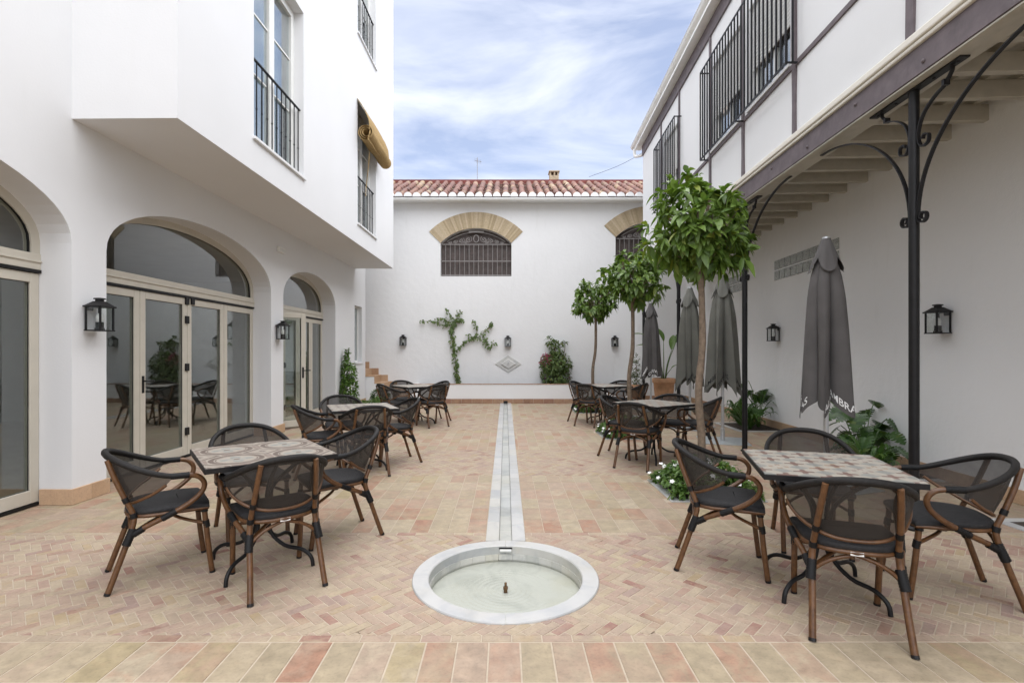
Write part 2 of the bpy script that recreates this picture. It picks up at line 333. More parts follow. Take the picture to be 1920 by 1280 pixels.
def wall_rects(mb, u0, u1, z0, z1, rects, x, depth, axis='x'):
    """plane x = const spanned by (u=y, z) with rectangular openings and reveals going to x - depth"""
    us = sorted({u0, u1, *[r[0] for r in rects], *[r[1] for r in rects]}); zs = sorted({z0, z1, *[r[2] for r in rects], *[r[3] for r in rects]})
    for i in range(len(us) - 1):
        for j in range(len(zs) - 1):
            cu, cz = (us[i] + us[i + 1]) / 2, (zs[j] + zs[j + 1]) / 2
            if any(r[0] < cu < r[1] and r[2] < cz < r[3] for r in rects): continue
            mb.quad((x, us[i], zs[j]), (x, us[i + 1], zs[j]), (x, us[i + 1], zs[j + 1]), (x, us[i], zs[j + 1]))
    for a, b, c, d in rects:
        xi = x - depth
        mb.quad((x, a, c), (x, b, c), (xi, b, c), (xi, a, c)); mb.quad((x, a, d), (x, b, d), (xi, b, d), (xi, a, d))
        mb.quad((x, a, c), (x, a, d), (xi, a, d), (xi, a, c)); mb.quad((x, b, c), (x, b, d), (xi, b, d), (xi, b, c))

# ------------------------------------------------------------------ ground and paving
g = MB(); g.quad((-300, -300, -.3), (300, -300, -.3), (300, 300, -.3), (-300, 300, -.3)); g.build('ground', 'plain_ground', kind='structure', label='plain ground beyond and below the courtyard', category='ground')
XL, XR = -4.55, 5.35
FC, FR = (0.0, 3.21), .578
BEDS = [(1.55, 2.45, 4.78, 5.62), (1.58, 2.48, 8.2, 9.06), (1.60, 2.50, 11.7, 12.55)]
WBEDS = [(4.05, 4.72, 3.3, 4.3), (4.0, 4.80, 5.55, 6.75), (4.12, 4.95, 9.0, 10.2)]
def clip(poly, nx, ny, c):
    out = []; n = len(poly)
    for i in range(n):
        a, b = poly[i], poly[(i + 1) % n]; da = nx * a[0] + ny * a[1] - c; db = nx * b[0] + ny * b[1] - c
        if da <= 0: out.append(a)
        if (da < 0 < db) or (db < 0 < da):
            t = da / (da - db); out.append((a[0] + (b[0] - a[0]) * t, a[1] + (b[1] - a[1]) * t))
    return out
def area(p): return abs(sum(p[i][0] * p[(i + 1) % len(p)][1] - p[(i + 1) % len(p)][0] * p[i][1] for i in range(len(p)))) / 2
def piece(mb, poly, z=0.0, th=.02, ch=.0022):
    n = len(poly); cx = sum(p[0] for p in poly) / n; cy = sum(p[1] for p in poly) / n
    ins = []
    for x, y in poly:
        d = math.hypot(x - cx, y - cy) or 1; k = max(0, 1 - 1.35 * ch / d); ins.append((cx + (x - cx) * k, cy + (y - cy) * k))
    vs_ = [(x, y, z) for x, y in ins] + [(x, y, z - ch) for x, y in poly] + [(x, y, z - th) for x, y in poly]
    fs = [tuple(range(n))] + [(n + i, n + (i + 1) % n, (i + 1) % n, i) for i in range(n)] + [(2 * n + i, 2 * n + (i + 1) % n, n + (i + 1) % n, n + i) for i in range(n)]
    mb.add(vs_, fs)
def ccw(p):
    s = sum(p[i][0] * p[(i + 1) % len(p)][1] - p[(i + 1) % len(p)][0] * p[i][1] for i in range(len(p)))
    return p if s > 0 else p[::-1]
CHW = .150
HOLES = BEDS + WBEDS
def trim(poly, y0, y1):
    full = area(poly); p = poly
    p = clip(p, 0, -1, -y0); p = clip(p, 0, 1, y1) if p else p
    if not p: return None, False
    cx = sum(q[0] for q in p) / len(p); cy = sum(q[1] for q in p) / len(p)
    if y1 > FC[1] + FR or True:
        r = math.hypot(cx - FC[0], cy - FC[1])
        if r < FR + .12:
            if r < FR - .04: return None, False
            nx, ny = (cx - FC[0]) / r, (cy - FC[1]) / r
            p = clip(p, -nx, -ny, -(nx * FC[0] + ny * FC[1] + FR - .012))
        if cy > FC[1] and abs(cx) < CHW + .2 and p:
            if abs(cx) < CHW - .05: return None, False
            p = clip(p, -1, 0, -CHW) if cx > 0 else clip(p, 1, 0, -CHW)
    for a, b, c, d in HOLES:
        if p and a - .2 < cx < b + .2 and c - .2 < cy < d + .2:
            if a < cx < b and c < cy < d:
                ds = [(cx - a, (1, 0, a)), (b - cx, (-1, 0, -b)), (cy - c, (0, 1, c)), (d - cy, (0, -1, -d))]
                k, (nx, ny, cc) = min(ds)
                if k > .07: return None, False
                p = clip(p, nx, ny, cc)
            else:
                cand = []
                if cx <= a: cand.append((a - cx, (1, 0, a)))
                if cx >= b: cand.append((cx - b, (-1, 0, -b)))
                if cy <= c: cand.append((c - cy, (0, 1, c)))
                if cy >= d: cand.append((cy - d, (0, -1, -d)))
                k, (nx, ny, cc) = max(cand); p = clip(p, nx, ny, cc)
    if not p or len(p) < 3 or area(p) < .0006: return None, False
    return ccw(p), area(p) > full * .995
def paving(name, label, y0, y1, polys, mat, piece_name, cap=300):
    """polys: (kind, centre, rotation, polygon). One mortar bed with every unit laid on it."""
    mb = MB()
    if y0 < FC[1] < y1:     # bed with a round opening for the fountain
        N = 48; sq = .75
        mb.quad((XL, y0, 0), (-sq, y0, 0), (-sq, y1, 0), (XL, y1, 0)); mb.quad((sq, y0, 0), (XR, y0, 0), (XR, y1, 0), (sq, y1, 0))
        b0, b1 = max(y0, FC[1] - .66), min(y1, FC[1] + .60)
        mb.quad((-sq, y0, 0), (sq, y0, 0), (sq, b0, 0), (-sq, b0, 0))
        if b1 < y1: mb.quad((-sq, b1, 0), (-.1475, b1, 0), (-.1475, y1, 0), (-sq, y1, 0)); mb.quad((.1475, b1, 0), (sq, b1, 0), (sq, y1, 0), (.1475, y1, 0))
        for k in range(N):
            def pt(i):
                a = 2 * math.pi * i / N; c, s = math.cos(a), math.sin(a); q = min(sq / max(abs(c), 1e-6), ((b1 - FC[1]) if s > 0 else (FC[1] - b0)) / max(abs(s), 1e-6))
                return (FC[0] + .56 * c, FC[1] + .56 * s, 0), (FC[0] + q * c, FC[1] + q * s, 0)
            a, A = pt(k); b, B = pt(k + 1); mb.quad(a, A, B, b)
    elif y0 > 3.3: e_ = 14.0 if y1 > 14 else y1; mb.quad((XL, y0, 0), (-.1475, y0, 0), (-.1475, y1, 0), (XL, y1, 0)); mb.quad((.1475, y0, 0), (XR, y0, 0), (XR, y1, 0), (.1475, y1, 0))
    else: mb.quad((XL, y0, 0), (XR, y0, 0), (XR, y1, 0), (XL, y1, 0))
    root = mb.build(name, 'mortar', loc=(0, 0, -.0022), kind='structure', label=label, category='paving')
    full, rest = [], []
    for kind, c, rot, poly in polys:
        p, isfull = trim(poly, y0, y1)
        if p is None: continue
        vis = c[1] > 2.0 and abs(c[0] + .01) < c[1] * 1.03 and XL + .4 < c[0] < XR - .45
        (full if vis else rest).append((c[1] + .0001 * abs(c[0]), kind, c, rot, p, isfull))
    full.sort(key=lambda q: q[0]); rest += full[cap:]; full = full[:cap]
    shared = {}
    for _, kind, c, rot, p, isfull in full:
        z = .0022 + random.uniform(-.0009, .0008)
        if isfull:
            key = kind
            if key not in shared:
                m = MB(); cr, sr = math.cos(-rot), math.sin(-rot)
                piece(m, [((x - c[0]) * cr - (y - c[1]) * sr, (x - c[0]) * sr + (y - c[1]) * cr) for x, y in p]); shared[key] = m.mesh(piece_name)
            link(piece_name, shared[key], mat, root, loc=(c[0], c[1], z), rot=(random.uniform(-.003, .003), random.uniform(-.003, .003), rot))
        else:
            m = MB(); piece(m, [(x - c[0], y - c[1]) for x, y in p]); m.build(piece_name, mat, root, loc=(c[0], c[1], z))
    if rest:
        m = MB()
        for _, kind, c, rot, p, isfull in rest: piece(m, p, random.uniform(-.001, .0008))
        m.build(piece_name + 's', mat, root, loc=(0, 0, .0022), kind='stuff')
    return root
def herring(y0, y1):
    L, W, gap = .140, .0525, .0045; out = []; s = math.sqrt(.5)
    def conv(u, v): return ((u + v) * s, (u - v) * s)         # t1 = (W, W) runs along x
    nr = int((y1 - y0) / (L * math.sqrt(2))) + 4
    for j in range(-2, nr):
        for k in range(int((XL - .3) / (W * math.sqrt(2))), int((XR + .3) / (W * math.sqrt(2)))):
            bu, bv = k * W + j * L, k * W - j * L
            for kind, (a, b, c, d) in (('A', (bu, bu + L, bv, bv + W)), ('B', (bu, bu + W, bv + W, bv + W + L))):
                h = gap / 2; pts = [conv(a + h, c + h), conv(b - h, c + h), conv(b - h, d - h), conv(a + h, d - h)]
                pts = ccw([(x, y + y0 + .03) for x, y in pts]); cx = sum(q[0] for q in pts) / 4; cy = sum(q[1] for q in pts) / 4
                if cy < y0 - .1 or cy > y1 + .1: continue
                out.append((kind, (cx, cy), 0.0, pts))
    return out
def grid(y0, rows, dy, dx, gap=.007, off=0.0, stag=0.0):
    out = []
    for r in range(rows):
        n0 = int((XL - .2) / dx); n1 = int((XR + .2) / dx)
        for k in range(n0, n1):
            x0 = k * dx + off + (stag if r % 2 else 0); cy = y0 + (r + .5) * dy; cx = x0 + dx / 2; h = gap / 2
            out.append(('G', (cx, cy), 0.0, [(x0 + h, cy - dy / 2 + h), (x0 + dx - h, cy - dy / 2 + h), (x0 + dx - h, cy + dy / 2 - h), (x0 + h, cy + dy / 2 - h)]))
    return out
paving('tile_course', 'large upright terracotta tiles in the nearest course of the paving', -3.3, 2.478, grid(-3.336, 19, .306, .1505, .008, .07), 'tile_pave', 'tile', 60)
paving('brick_border', 'single course of small bricks between near tiles and herringbone', 2.478, 2.538, grid(2.478, 1, .06, .148, .006, .03), 'brick_pave', 'brick', 60)
paving('herringbone_paving', 'herringbone brick band around the round fountain', 2.538, 3.92, herring(2.538, 3.92), 'brick_pave', 'brick', 300)
paving('brick_border', 'single brick course along the far edge of the fountain herringbone', 3.92, 3.98, grid(3.92, 1, .06, .148, .006, .05), 'brick_pave', 'brick', 60)
paving('tile_paving', 'six rows of terracotta tiles beyond the fountain herringbone', 3.98, 5.82, grid(3.98, 6, .3067, .1505, .0052, 0), 'tile_pave', 'tile', 300)
paving('herringbone_paving', 'second herringbone brick band from the fountain', 5.82, 7.34, herring(5.82, 7.34), 'brick_pave', 'brick', 0)
paving('tile_paving', 'second band of terracotta tile rows from the fountain', 7.34, 9.18, grid(7.34, 6, .3067, .1505, .005, .04), 'tile_pave', 'tile', 300)
paving('herringbone_paving', 'farthest herringbone brick band, before the last tile rows', 9.18, 10.70, herring(9.18, 10.70), 'brick_pave', 'brick', 0)
paving('tile_paving', 'last band of terracotta tile rows before the low planter wall', 10.70, 15.2, grid(10.70, 15, .30, .1505, .005, .02), 'tile_pave', 'tile', 120)

# ------------------------------------------------------------------ fountain and water channel
fo = empty('fountain', (FC[0], FC[1], 0), 0, label='round sunken marble fountain basin with brass jet', category='fountain')
for h in range(2):
    m = MB(); a0, a1 = (R(-89.88), R(89.88)) if h == 0 else (R(90.12), R(269.88)); N = 40; r0, r1, zt, zb = .475, FR, .010, -.05
    vs_ = []
    for k in range(N + 1):
        a = a0 + (a1 - a0) * k / N; c, s = math.cos(a), math.sin(a)
        vs_ += [(r0 * c, r0 * s, zb), (r0 * c, r0 * s, zt - .006), ((r0 + .006) * c, (r0 + .006) * s, zt), ((r1 - .005) * c, (r1 - .005) * s, zt), (r1 * c, r1 * s, zt - .005), (r1 * c, r1 * s, zb)]
    fs = [(k * 6 + j, k * 6 + j + 1, k * 6 + 6 + j + 1, k * 6 + 6 + j) for k in range(N) for j in range(5)] + [tuple(range(6)), tuple(N * 6 + j for j in range(5, -1, -1))]
    m.add(vs_, fs).build('rim_slab', 'marble', fo, 35)
for k in range(30):
    a0, a1 = 2 * math.pi * (k + .008) / 30, 2 * math.pi * (k + .992) / 30; m = MB(); pts = []
    for r in (.470, .495):
        for a in (a0, (a0 + a1) / 2, a1): pts.append((r * math.cos(a), r * math.sin(a)))
    m.prism(ccw([pts[0], pts[1], pts[2], pts[5], pts[4], pts[3]]), -.14, -.0505).build('lining_tile', 'marble_lining', fo)
m = MB(); m.lathe([(.001, -.104), (.30, -.104), (.512, -.104)], 48, cap=False).build('basin_floor', 'marble_basin', fo, 60)
m = MB(); m.lathe([(.512, -.25), (.512, -.06)], 40, cap=False).build('basin_shell', 'mortar', fo)
m = MB(); m.add([(.4695 * math.cos(2 * math.pi * k / 64), .4695 * math.sin(2 * math.pi * k / 64), -.09) for k in range(64)], [tuple(range(64))]).build('water', 'water', fo)
m = MB(); m.lathe([(.012, -.104), (.012, -.086), (.010, -.084), (.015, -.083), (.015, -.068), (.008, -.066), (.007, -.050), (.008, -.049), (.008, -.043), (.005, -.042)], 14).build('jet_nozzle', 'brass', fo, 40)
m = MB(); m.tube([(-.041, .464, -.024), (.041, .464, -.024)], .011, 12).build('spout', 'marble_plaque', fo, 40)
m = MB(); m.box(-.047, .047, .4675, .4695, -.014, -.002).build('spout_slot', 'black_plastic', fo)
ch = empty('water_channel', (0, FC[1] + FR, 0), 0, label='straight narrow white marble water channel running to the planter wall', category='channel')
def slabs(nm, x0, x1, zt, lens, mat, sd):
    random.seed(sd); y = .004; end = 14.0 - FC[1] - FR
    while y < end - .02:
        L = min(random.choice(lens), end - y); m = MB(); m.box(x0, x1, y, y + L - .003, -.045, zt + random.uniform(-.0008, .0008)); m.build(nm, mat, ch, bevel=.0025); y += L
slabs('side_slab', -.147, -.049, .009, (.30, .42, .36, .25), 'marble', 3); slabs('side_slab', .049, .147, .009, (.30, .40, .33, .45), 'marble', 5)
slabs('trough_slab', -.0485, .0485, -.020, (.25, .30, .22, .36), 'marble_trough', 8)
MB().box(-.147, .147, 0, 14.0 - FC[1] - FR, -.06, -.0455).build('bedding', 'mortar', ch)
random.seed(11)

# ------------------------------------------------------------------ left building
AL = math.atan(.0145)
def Lw(u, x, z): return (-4.05 + u * math.sin(AL) + x * math.cos(AL), u * math.cos(AL) - x * math.sin(AL), z)
lb = empty('left_building', (-4.05, 0, 0), -AL, label='white plastered building on the left with arched glass doors', category='building')
ARCH = [(1.25, 4.70, 2.40, 3.05), (5.10, 8.57, 2.40, 3.06), (9.03, 11.68, 2.385, 2.98)]
def arch_pts(a, n=28):
    u0, u1, zs, za = a; c, h = (u0 + u1) / 2, (u1 - u0) / 2
    return [(c - h * math.cos(math.pi * k / n), zs + (za - zs) * math.sin(math.pi * k / n) ** .92) for k in range(n + 1)]
RV = .33; ZW = 11.0
m = MB(); segs = [(-4.0, ARCH[0][0]), (ARCH[0][1], ARCH[1][0]), (ARCH[1][1], ARCH[2][0])]
for a, b in segs: m.quad((0, a, 0), (0, b, 0), (0, b, ZW), (0, a, ZW))
SW = (13.09, 13.72, 1.13, 2.60)
wall_rects(m, ARCH[2][1], 14.04, 0, ZW, [SW], 0, .16)
for a in ARCH:
    P = arch_pts(a)
    for (ua, za), (ub, zb) in zip(P, P[1:]): m.quad((0, ua, za), (0, ub, zb), (0, ub, ZW), (0, ua, ZW))
m.quad((0, 14.04, 0), (-6, 14.04, 0), (-6, 14.04, ZW), (0, 14.04, ZW))
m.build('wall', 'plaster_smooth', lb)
m = MB()
for a in ARCH:
    P = [(a[0], 0)] + arch_pts(a) + [(a[1], 0)]
    for (ua, za), (ub, zb) in zip(P, P[1:]): m.quad((0, ua, za), (0, ub, zb), (-RV - .1, ub, zb), (-RV - .1, ua, za))
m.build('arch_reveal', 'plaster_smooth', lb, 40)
# bay
BX, B0, B1, BZ = .98, 4.70, 13.15, 3.54
WIN = [(6.08, 7.52, 3.95, 6.36), (10.13, 11.47, 3.95, 6.36), (6.08, 7.52, 7.72, 10.1), (10.13, 11.47, 7.72, 10.1)]
m = MB(); wall_rects(m, B0, B1, BZ, ZW, WIN, BX, .20)
m.quad((0, B0, BZ), (BX, B0, BZ), (BX, B0, ZW), (0, B0, ZW)); m.quad((0, B1, BZ), (BX, B1, BZ), (BX, B1, ZW), (0, B1, ZW)); m.quad((0, B0, BZ), (BX, B0, BZ), (BX, B1, BZ), (0, B1, BZ))
m.quad((0, B0, ZW), (BX, B0, ZW), (BX, B1, ZW), (0, B1, ZW))
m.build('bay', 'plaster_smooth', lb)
# dim rooms behind the glass
m = MB(); m.quad((-.44, -4, .0), (-.44, 14, .0), (-6, 14, .0), (-6, -4, .0)); m.build('room_floor', 'interior_floor', lb, loc=(0, 0, .006))
m = MB(); m.quad((-6, -4, 0), (-6, 14, 0), (-6, 14, 3.3), (-6, -4, 3.3)); m.quad((-.44, -4, 3.3), (-.44, 14, 3.3), (-6, 14, 3.3), (-6, -4, 3.3)); m.quad((-.44, -4, 0), (-6, -4, 0), (-6, -4, 3.3), (-.44, -4, 3.3)); m.quad((-.44, 13.9, 0), (-6, 13.9, 0), (-6, 13.9, 3.3), (-.44, 13.9, 3.3))
for (a, b) in [(-4, ARCH[0][0]), (ARCH[0][1], ARCH[1][0]), (ARCH[1][1], ARCH[2][0]), (ARCH[2][1], 14)]: m.quad((-.44, a, 0), (-.44, b, 0), (-.44, b, 3.3), (-.44, a, 3.3))
for a in ARCH:
    P = arch_pts(a)
    for (ua, za), (ub, zb) in zip(P, P[1:]): m.quad((-.44, ua, za), (-.44, ub, zb), (-.44, ub, 3.3), (-.44, ua, 3.3))
m.quad((-6, -4, ZW), (0, -4, ZW), (0, 14.04, ZW), (-6, 14.04, ZW))
m.build('room_wall', 'interior_wall', lb)
for a, b in [(ARCH[0][1], ARCH[1][0]), (ARCH[1][1], ARCH[2][0])]:          # skirting tiles round the piers
    t = .022
    MB().box(.0, t, a - t, (a + b) / 2 - .001, .002, .145).build('skirting_tile', 'skirting', lb, bevel=.002); MB().box(.0, t, (a + b) / 2 + .001, b + t, .002, .145).build('skirting_tile', 'skirting', lb, bevel=.002)
    MB().box(-.285, -.001, a - t, a, .002, .145).build('skirting_tile', 'skirting', lb, bevel=.002); MB().box(-.285, -.001, b, b + t, .002, .145).build('skirting_tile', 'skirting', lb, bevel=.002)
k = ARCH[2][1]
while k < 14.0:
    e = min(k + .33, 14.04); MB().box(0, .022, k + .001, e - .001, .002, .145).build('skirting_tile', 'skirting', lb, bevel=.002); k += .33
# arched door sets
def strip(mb, outer, inner, x0, x1):
    n = len(outer)
    for i in range(n - 1):
        a, b, c, d = outer[i], outer[i + 1], inner[i + 1], inner[i]
        mb.add([(x0, *a), (x0, *b), (x0, *c), (x0, *d), (x1, *a), (x1, *b), (x1, *c), (x1, *d)], [(0, 1, 2, 3), (7, 6, 5, 4), (0, 4, 5, 1), (2, 6, 7, 3)])
def frame_box(mb, y0, y1, z0, z1, w, x0, x1, wb=None):
    wb = wb or w
    mb.box(x0, x1, y0, y0 + w, z0, z1); mb.box(x0, x1, y1 - w, y1, z0, z1); mb.box(x0, x1, y0 + w, y1 - w, z0, z0 + wb); mb.box(x0, x1, y0 + w, y1 - w, z1 - w, z1)
def leaf_door(y0, y1, handle=None, hinges=None, pivot=None, ang=0):
    o = MB(); py = pivot if pivot is not None else y0
    frame_box(o, y0 - py + .004, y1 - py - .004, .035, 2.118, .088, -.03, .03, .12)
    d = o.build('door_leaf', 'door_frame', lb, bevel=.005, loc=(-RV, py, 0), rot=ang)
    MB().box(-.004, .004, y0 - py + .085, y1 - py - .085, .15, 2.04).build('pane', 'door_glass', d)
    g = MB(); frame_box(g, y0 - py + .088, y1 - py - .088, .151, 2.033, .006, .006, .016); g.build('glazing_bead', 'black_plastic', d)
    if handle is not None:
        h = MB(); h.box(.030, .038, handle - py - .016, handle - py + .016, .92, 1.12); h.tube([(.035, handle - py, 1.06), (.075, handle - py, 1.06), (.078, handle - py + .02, 1.06), (.078, handle - py + .12, 1.06)], .010, 8); h.build('handle', 'black_plastic', d, 40)
    for hz in (hinges[1] if hinges else ()):
        h = MB(); h.box(.030, .052, hinges[0] - py - .035, hinges[0] - py + .035, hz, hz + .10); h.build('hinge', 'black_plastic', d, bevel=.004)
    return d
def door_set(a, cuts, specs):
    u0, u1, zs, za = a; P = [(u0, 2.295)] + arch_pts(a) + [(u1, 2.295)]; c = (u0 + u1) / 2
    inn = [(c + (u - c) * (1 - .085 / ((u1 - u0) / 2)), 2.295 + (z - 2.295) * (1 - .085 / (za - 2.295))) for u, z in P]
    m = MB(); strip(m, P, inn, -RV - .04, -RV + .035); f = m.build('fanlight', 'door_frame', lb, 40)
    m = MB(); m.add([(-RV, u, z) for u, z in inn], [tuple(range(len(inn)))]); m.build('pane', 'door_glass', f)
    i2 = [(c + (u - c) * .992, 2.295 + .004 + (z - 2.295) * .992) for u, z in inn]; m = MB(); strip(m, inn, i2, -RV + .004, -RV + .02); m.build('gasket', 'black_plastic', f)
    m = MB(); m.box(-RV - .045, -RV + .045, u0, u1, 2.150, 2.295); m.box(-RV - .045, -RV + .058, u0, u1, 2.215, 2.235); t = m.build('transom', 'door_frame', lb, bevel=.004)
    MB().box(-RV - .03, -RV + .05, u0 + .001, u1 - .001, 2.122, 2.149).build('track', 'black_plastic', t)
    MB().box(-RV - .05, -RV + .04, u0 + .001, u1 - .001, .008, .030).build('sill_track', 'black_plastic', t)
    for i in range(len(cuts) - 1): leaf_door(cuts[i], cuts[i + 1], **specs.get(i, {}))
a = ARCH[0]; w = (a[1] - a[0]) / 4; door_set(a, [a[0] + w * i for i in range(5)], {})
a = ARCH[1]; w = (a[1] - a[0]) / 4; cu = [a[0] + w * i for i in range(5)]
door_set(a, cu, {1: dict(handle=cu[1] + .045, hinges=(cu[2] - .02, (.30, 1.15, 1.78, 2.03))), 2: dict(hinges=(cu[2] + .10, (2.04,)))})
a = ARCH[2]; md = 10.42; door_set(a, [a[0], a[0] + .02], {}) if False else None
def door_set2(a):
    w = (a[1] - a[0]) / 4; cu = [a[0] + w * i for i in range(5)]
    door_set(a, cu[1:], {0: dict(hinges=(cu[1] + .05, (.3, 1.1, 1.8)))})
    leaf_door(cu[0] + .03, cu[0] + .03 + w + .06, handle=cu[0] + w + .03, pivot=cu[0] + .03, ang=R(-43))
door_set2(a)
# windows, railings, sills
def bay_window(u0, u1, z0, z1, x):
    xf = x - .17; m = MB(); frame_box(m, u0, u1, z0, z1, .06, xf - .03, xf + .03); w = m.build('window', 'window_white', lb, bevel=.004)
    mid = (u0 + u1) / 2; m = MB()
    for a, b in ((u0 + .06, mid), (mid, u1 - .06)): frame_box(m, a + .002, b - .002, z0 + .06, z1 - .06, .065, xf - .02, xf + .045)
    m.build('sash', 'window_white', w, bevel=.004)
    for a, b in ((u0 + .125, mid - .065), (mid + .065, u1 - .125)):
        MB().box(xf + .002, xf + .008, a, b, z0 + .12, z1 - .12).build('pane', 'window_glass', w)
        m = MB()
        for zz in (z0 + .9, z0 + 1.65): m.box(xf + .009, xf + .02, a, b, zz, zz + .022)
        m.build('glazing_bar', 'window_white', w)
    MB().box(xf - .16, xf - .15, u0, u1, z0, z1).build('curtain', 'curtain', w)
    s = MB(); s.box(x - .20, x + .035, u0 - .03, u1 + .03, z0 - .035, z0 + .002); s.build('window_sill', 'plaster_smooth', lb, bevel=.006)
    m = MB(); m.box(x - .075, x - .045, u0, u1, z0 + .98, z0 + .995); r = m.build('railing', 'grille_iron', lb)
    n = 11; bm_ = MB(); bm_.box(-.006, .006, -.006, .006, .03, .98); bm_.lathe([(.007, .40), (.014, .415), (.007, .43)], 8); me = bm_.mesh('bar')
    for k in range(n):
        link('bar', me, 'grille_iron', r, loc=(x - .06, u0 + .05 + (u1 - u0 - .10) * k / (n - 1), z0))
    return w
for wd in WIN: bay_window(*wd, BX)
m = MB(); frame_box(m, SW[0], SW[1], SW[2], SW[3], .05, -.15, -.10); w = m.build('window', 'window_white', lb, bevel=.004)
MB().box(-.128, -.122, SW[0] + .05, SW[1] - .05, SW[2] + .05, SW[3] - .05).build('pane', 'window_glass', w)
MB().box(-.30, -.29, SW[0], SW[1], SW[2], SW[3]).build('shade', 'interior_wall', w)
MB().box(-.16, .03, SW[0] - .03, SW[1] + .03, SW[2] - .035, SW[2] + .002).build('window_sill', 'plaster_smooth', lb, bevel=.006)
# emergency light box
e = empty('emergency_light', Lw(8.9, 0, 3.12), -AL, label='small grey emergency light box above the pier lantern on the left wall', category='light fitting')
MB().box(.0, .045, -.13, .13, 0, .10).build('housing', 'plate_white', e, bevel=.012); MB().box(.045, .052, -.11, .11, .015, .07).build('diffuser', 'shutter', e, bevel=.003)
# rolled esparto blind
bl = empty('esparto_blind', Lw(10.8, BX, 5.6), -AL, label='rolled straw coloured esparto blind hanging at the middle floor window', category='blind')
m = MB(); prof = []
for k in range(70):
    t = k / 69; a = t * 2 * math.pi * 2.6 + 1.2; r = .055 + .105 * t; prof.append((r * math.cos(a) + .175, r * math.sin(a) + .13))
tail = [(.235, .36), (.165, .54), (.075, .69), (.006, .79)]; lastp = prof[-1]
prof += [((lastp[0] + tail[0][0]) / 2 + .03, (lastp[1] + tail[0][1]) / 2)] + tail
ys = [-.72 + 1.52 * j / 10 for j in range(11)]
vs_ = []; random.seed(4); wob = [random.uniform(-.012, .012) for _ in ys]
for th in (0, .014):
    for j, y in enumerate(ys):
        for i, (px_, pz) in enumerate(prof): vs_.append((px_ + th + wob[j] * .5, y, pz + wob[j] + (-.05 * (y + .72) if i < 60 else -.03 * (y + .72) * .2)))
n = len(prof); J = len(ys); fs = []
for s in range(2):
    o = s * n * J
    fs += [(o + j * n + i, o + j * n + i + 1, o + (j + 1) * n + i + 1, o + (j + 1) * n + i) for j in range(J - 1) for i in range(n - 1)]
o = n * J
for j in (0, J - 1): fs += [(j * n + i, j * n + i + 1, o + j * n + i + 1, o + j * n + i) for i in range(n - 1)]
m.add(vs_, fs).build('mat_roll', 'esparto', bl, 50)
m = MB(); m.tube(spline([(.13, -.25, .10), (.10, -.27, -.4), (.05, -.24, -.75), (.04, -.26, -1.0)], 4), .008, 6).build('cord', 'esparto', bl)

# ------------------------------------------------------------------ back building
DB = 14.85
bb = empty('back_building', (0, DB, 0), 0, label='white back building with tiled roof and two brick arched windows', category='building')
def seg_window(cx, dz):
    return dict(cx=cx, x0=cx - 1.029, x1=cx + 1.029, sill=3.597 + dz, spring=4.555 + dz, R=1.44, zc=3.55 + dz)
BW = [seg_window(-.859, 0), seg_window(4.217, .17)]
def seg_arc(w, r, n=18, half=None):
    h = half if half is not None else math.asin(1.029 / w['R'])
    return [(w['cx'] + r * math.sin(-h + 2 * h * k / n), w['zc'] + r * math.cos(-h + 2 * h * k / n)) for k in range(n + 1)]
m = MB(); ZE = 5.72
xs = [-9.0, BW[0]['x0'], BW[0]['x1'], BW[1]['x0'], BW[1]['x1'], 9.0]
for a, b in ((0, 1), (2, 3), (4, 5)): m.quad((xs[a], 0, 0), (xs[b], 0, 0), (xs[b], 0, ZE), (xs[a], 0, ZE))
for w in BW:
    m.quad((w['x0'], 0, 0), (w['x1'], 0, 0), (w['x1'], 0, w['sill']), (w['x0'], 0, w['sill']))
    A = seg_arc(w, w['R'])
    for (xa, za), (xb, zb) in zip(A, A[1:]): m.quad((xa, 0, za), (xb, 0, zb), (xb, 0, ZE), (xa, 0, ZE))
    out = [(w['x0'], w['sill'])] + A + [(w['x1'], w['sill'])]
    for (xa, za), (xb, zb) in zip(out, out[1:] + out[:1]): m.quad((xa, 0, za), (xb, 0, zb), (xb, .25, zb), (xa, .25, za))
m.build('wall', 'plaster_rough', bb)
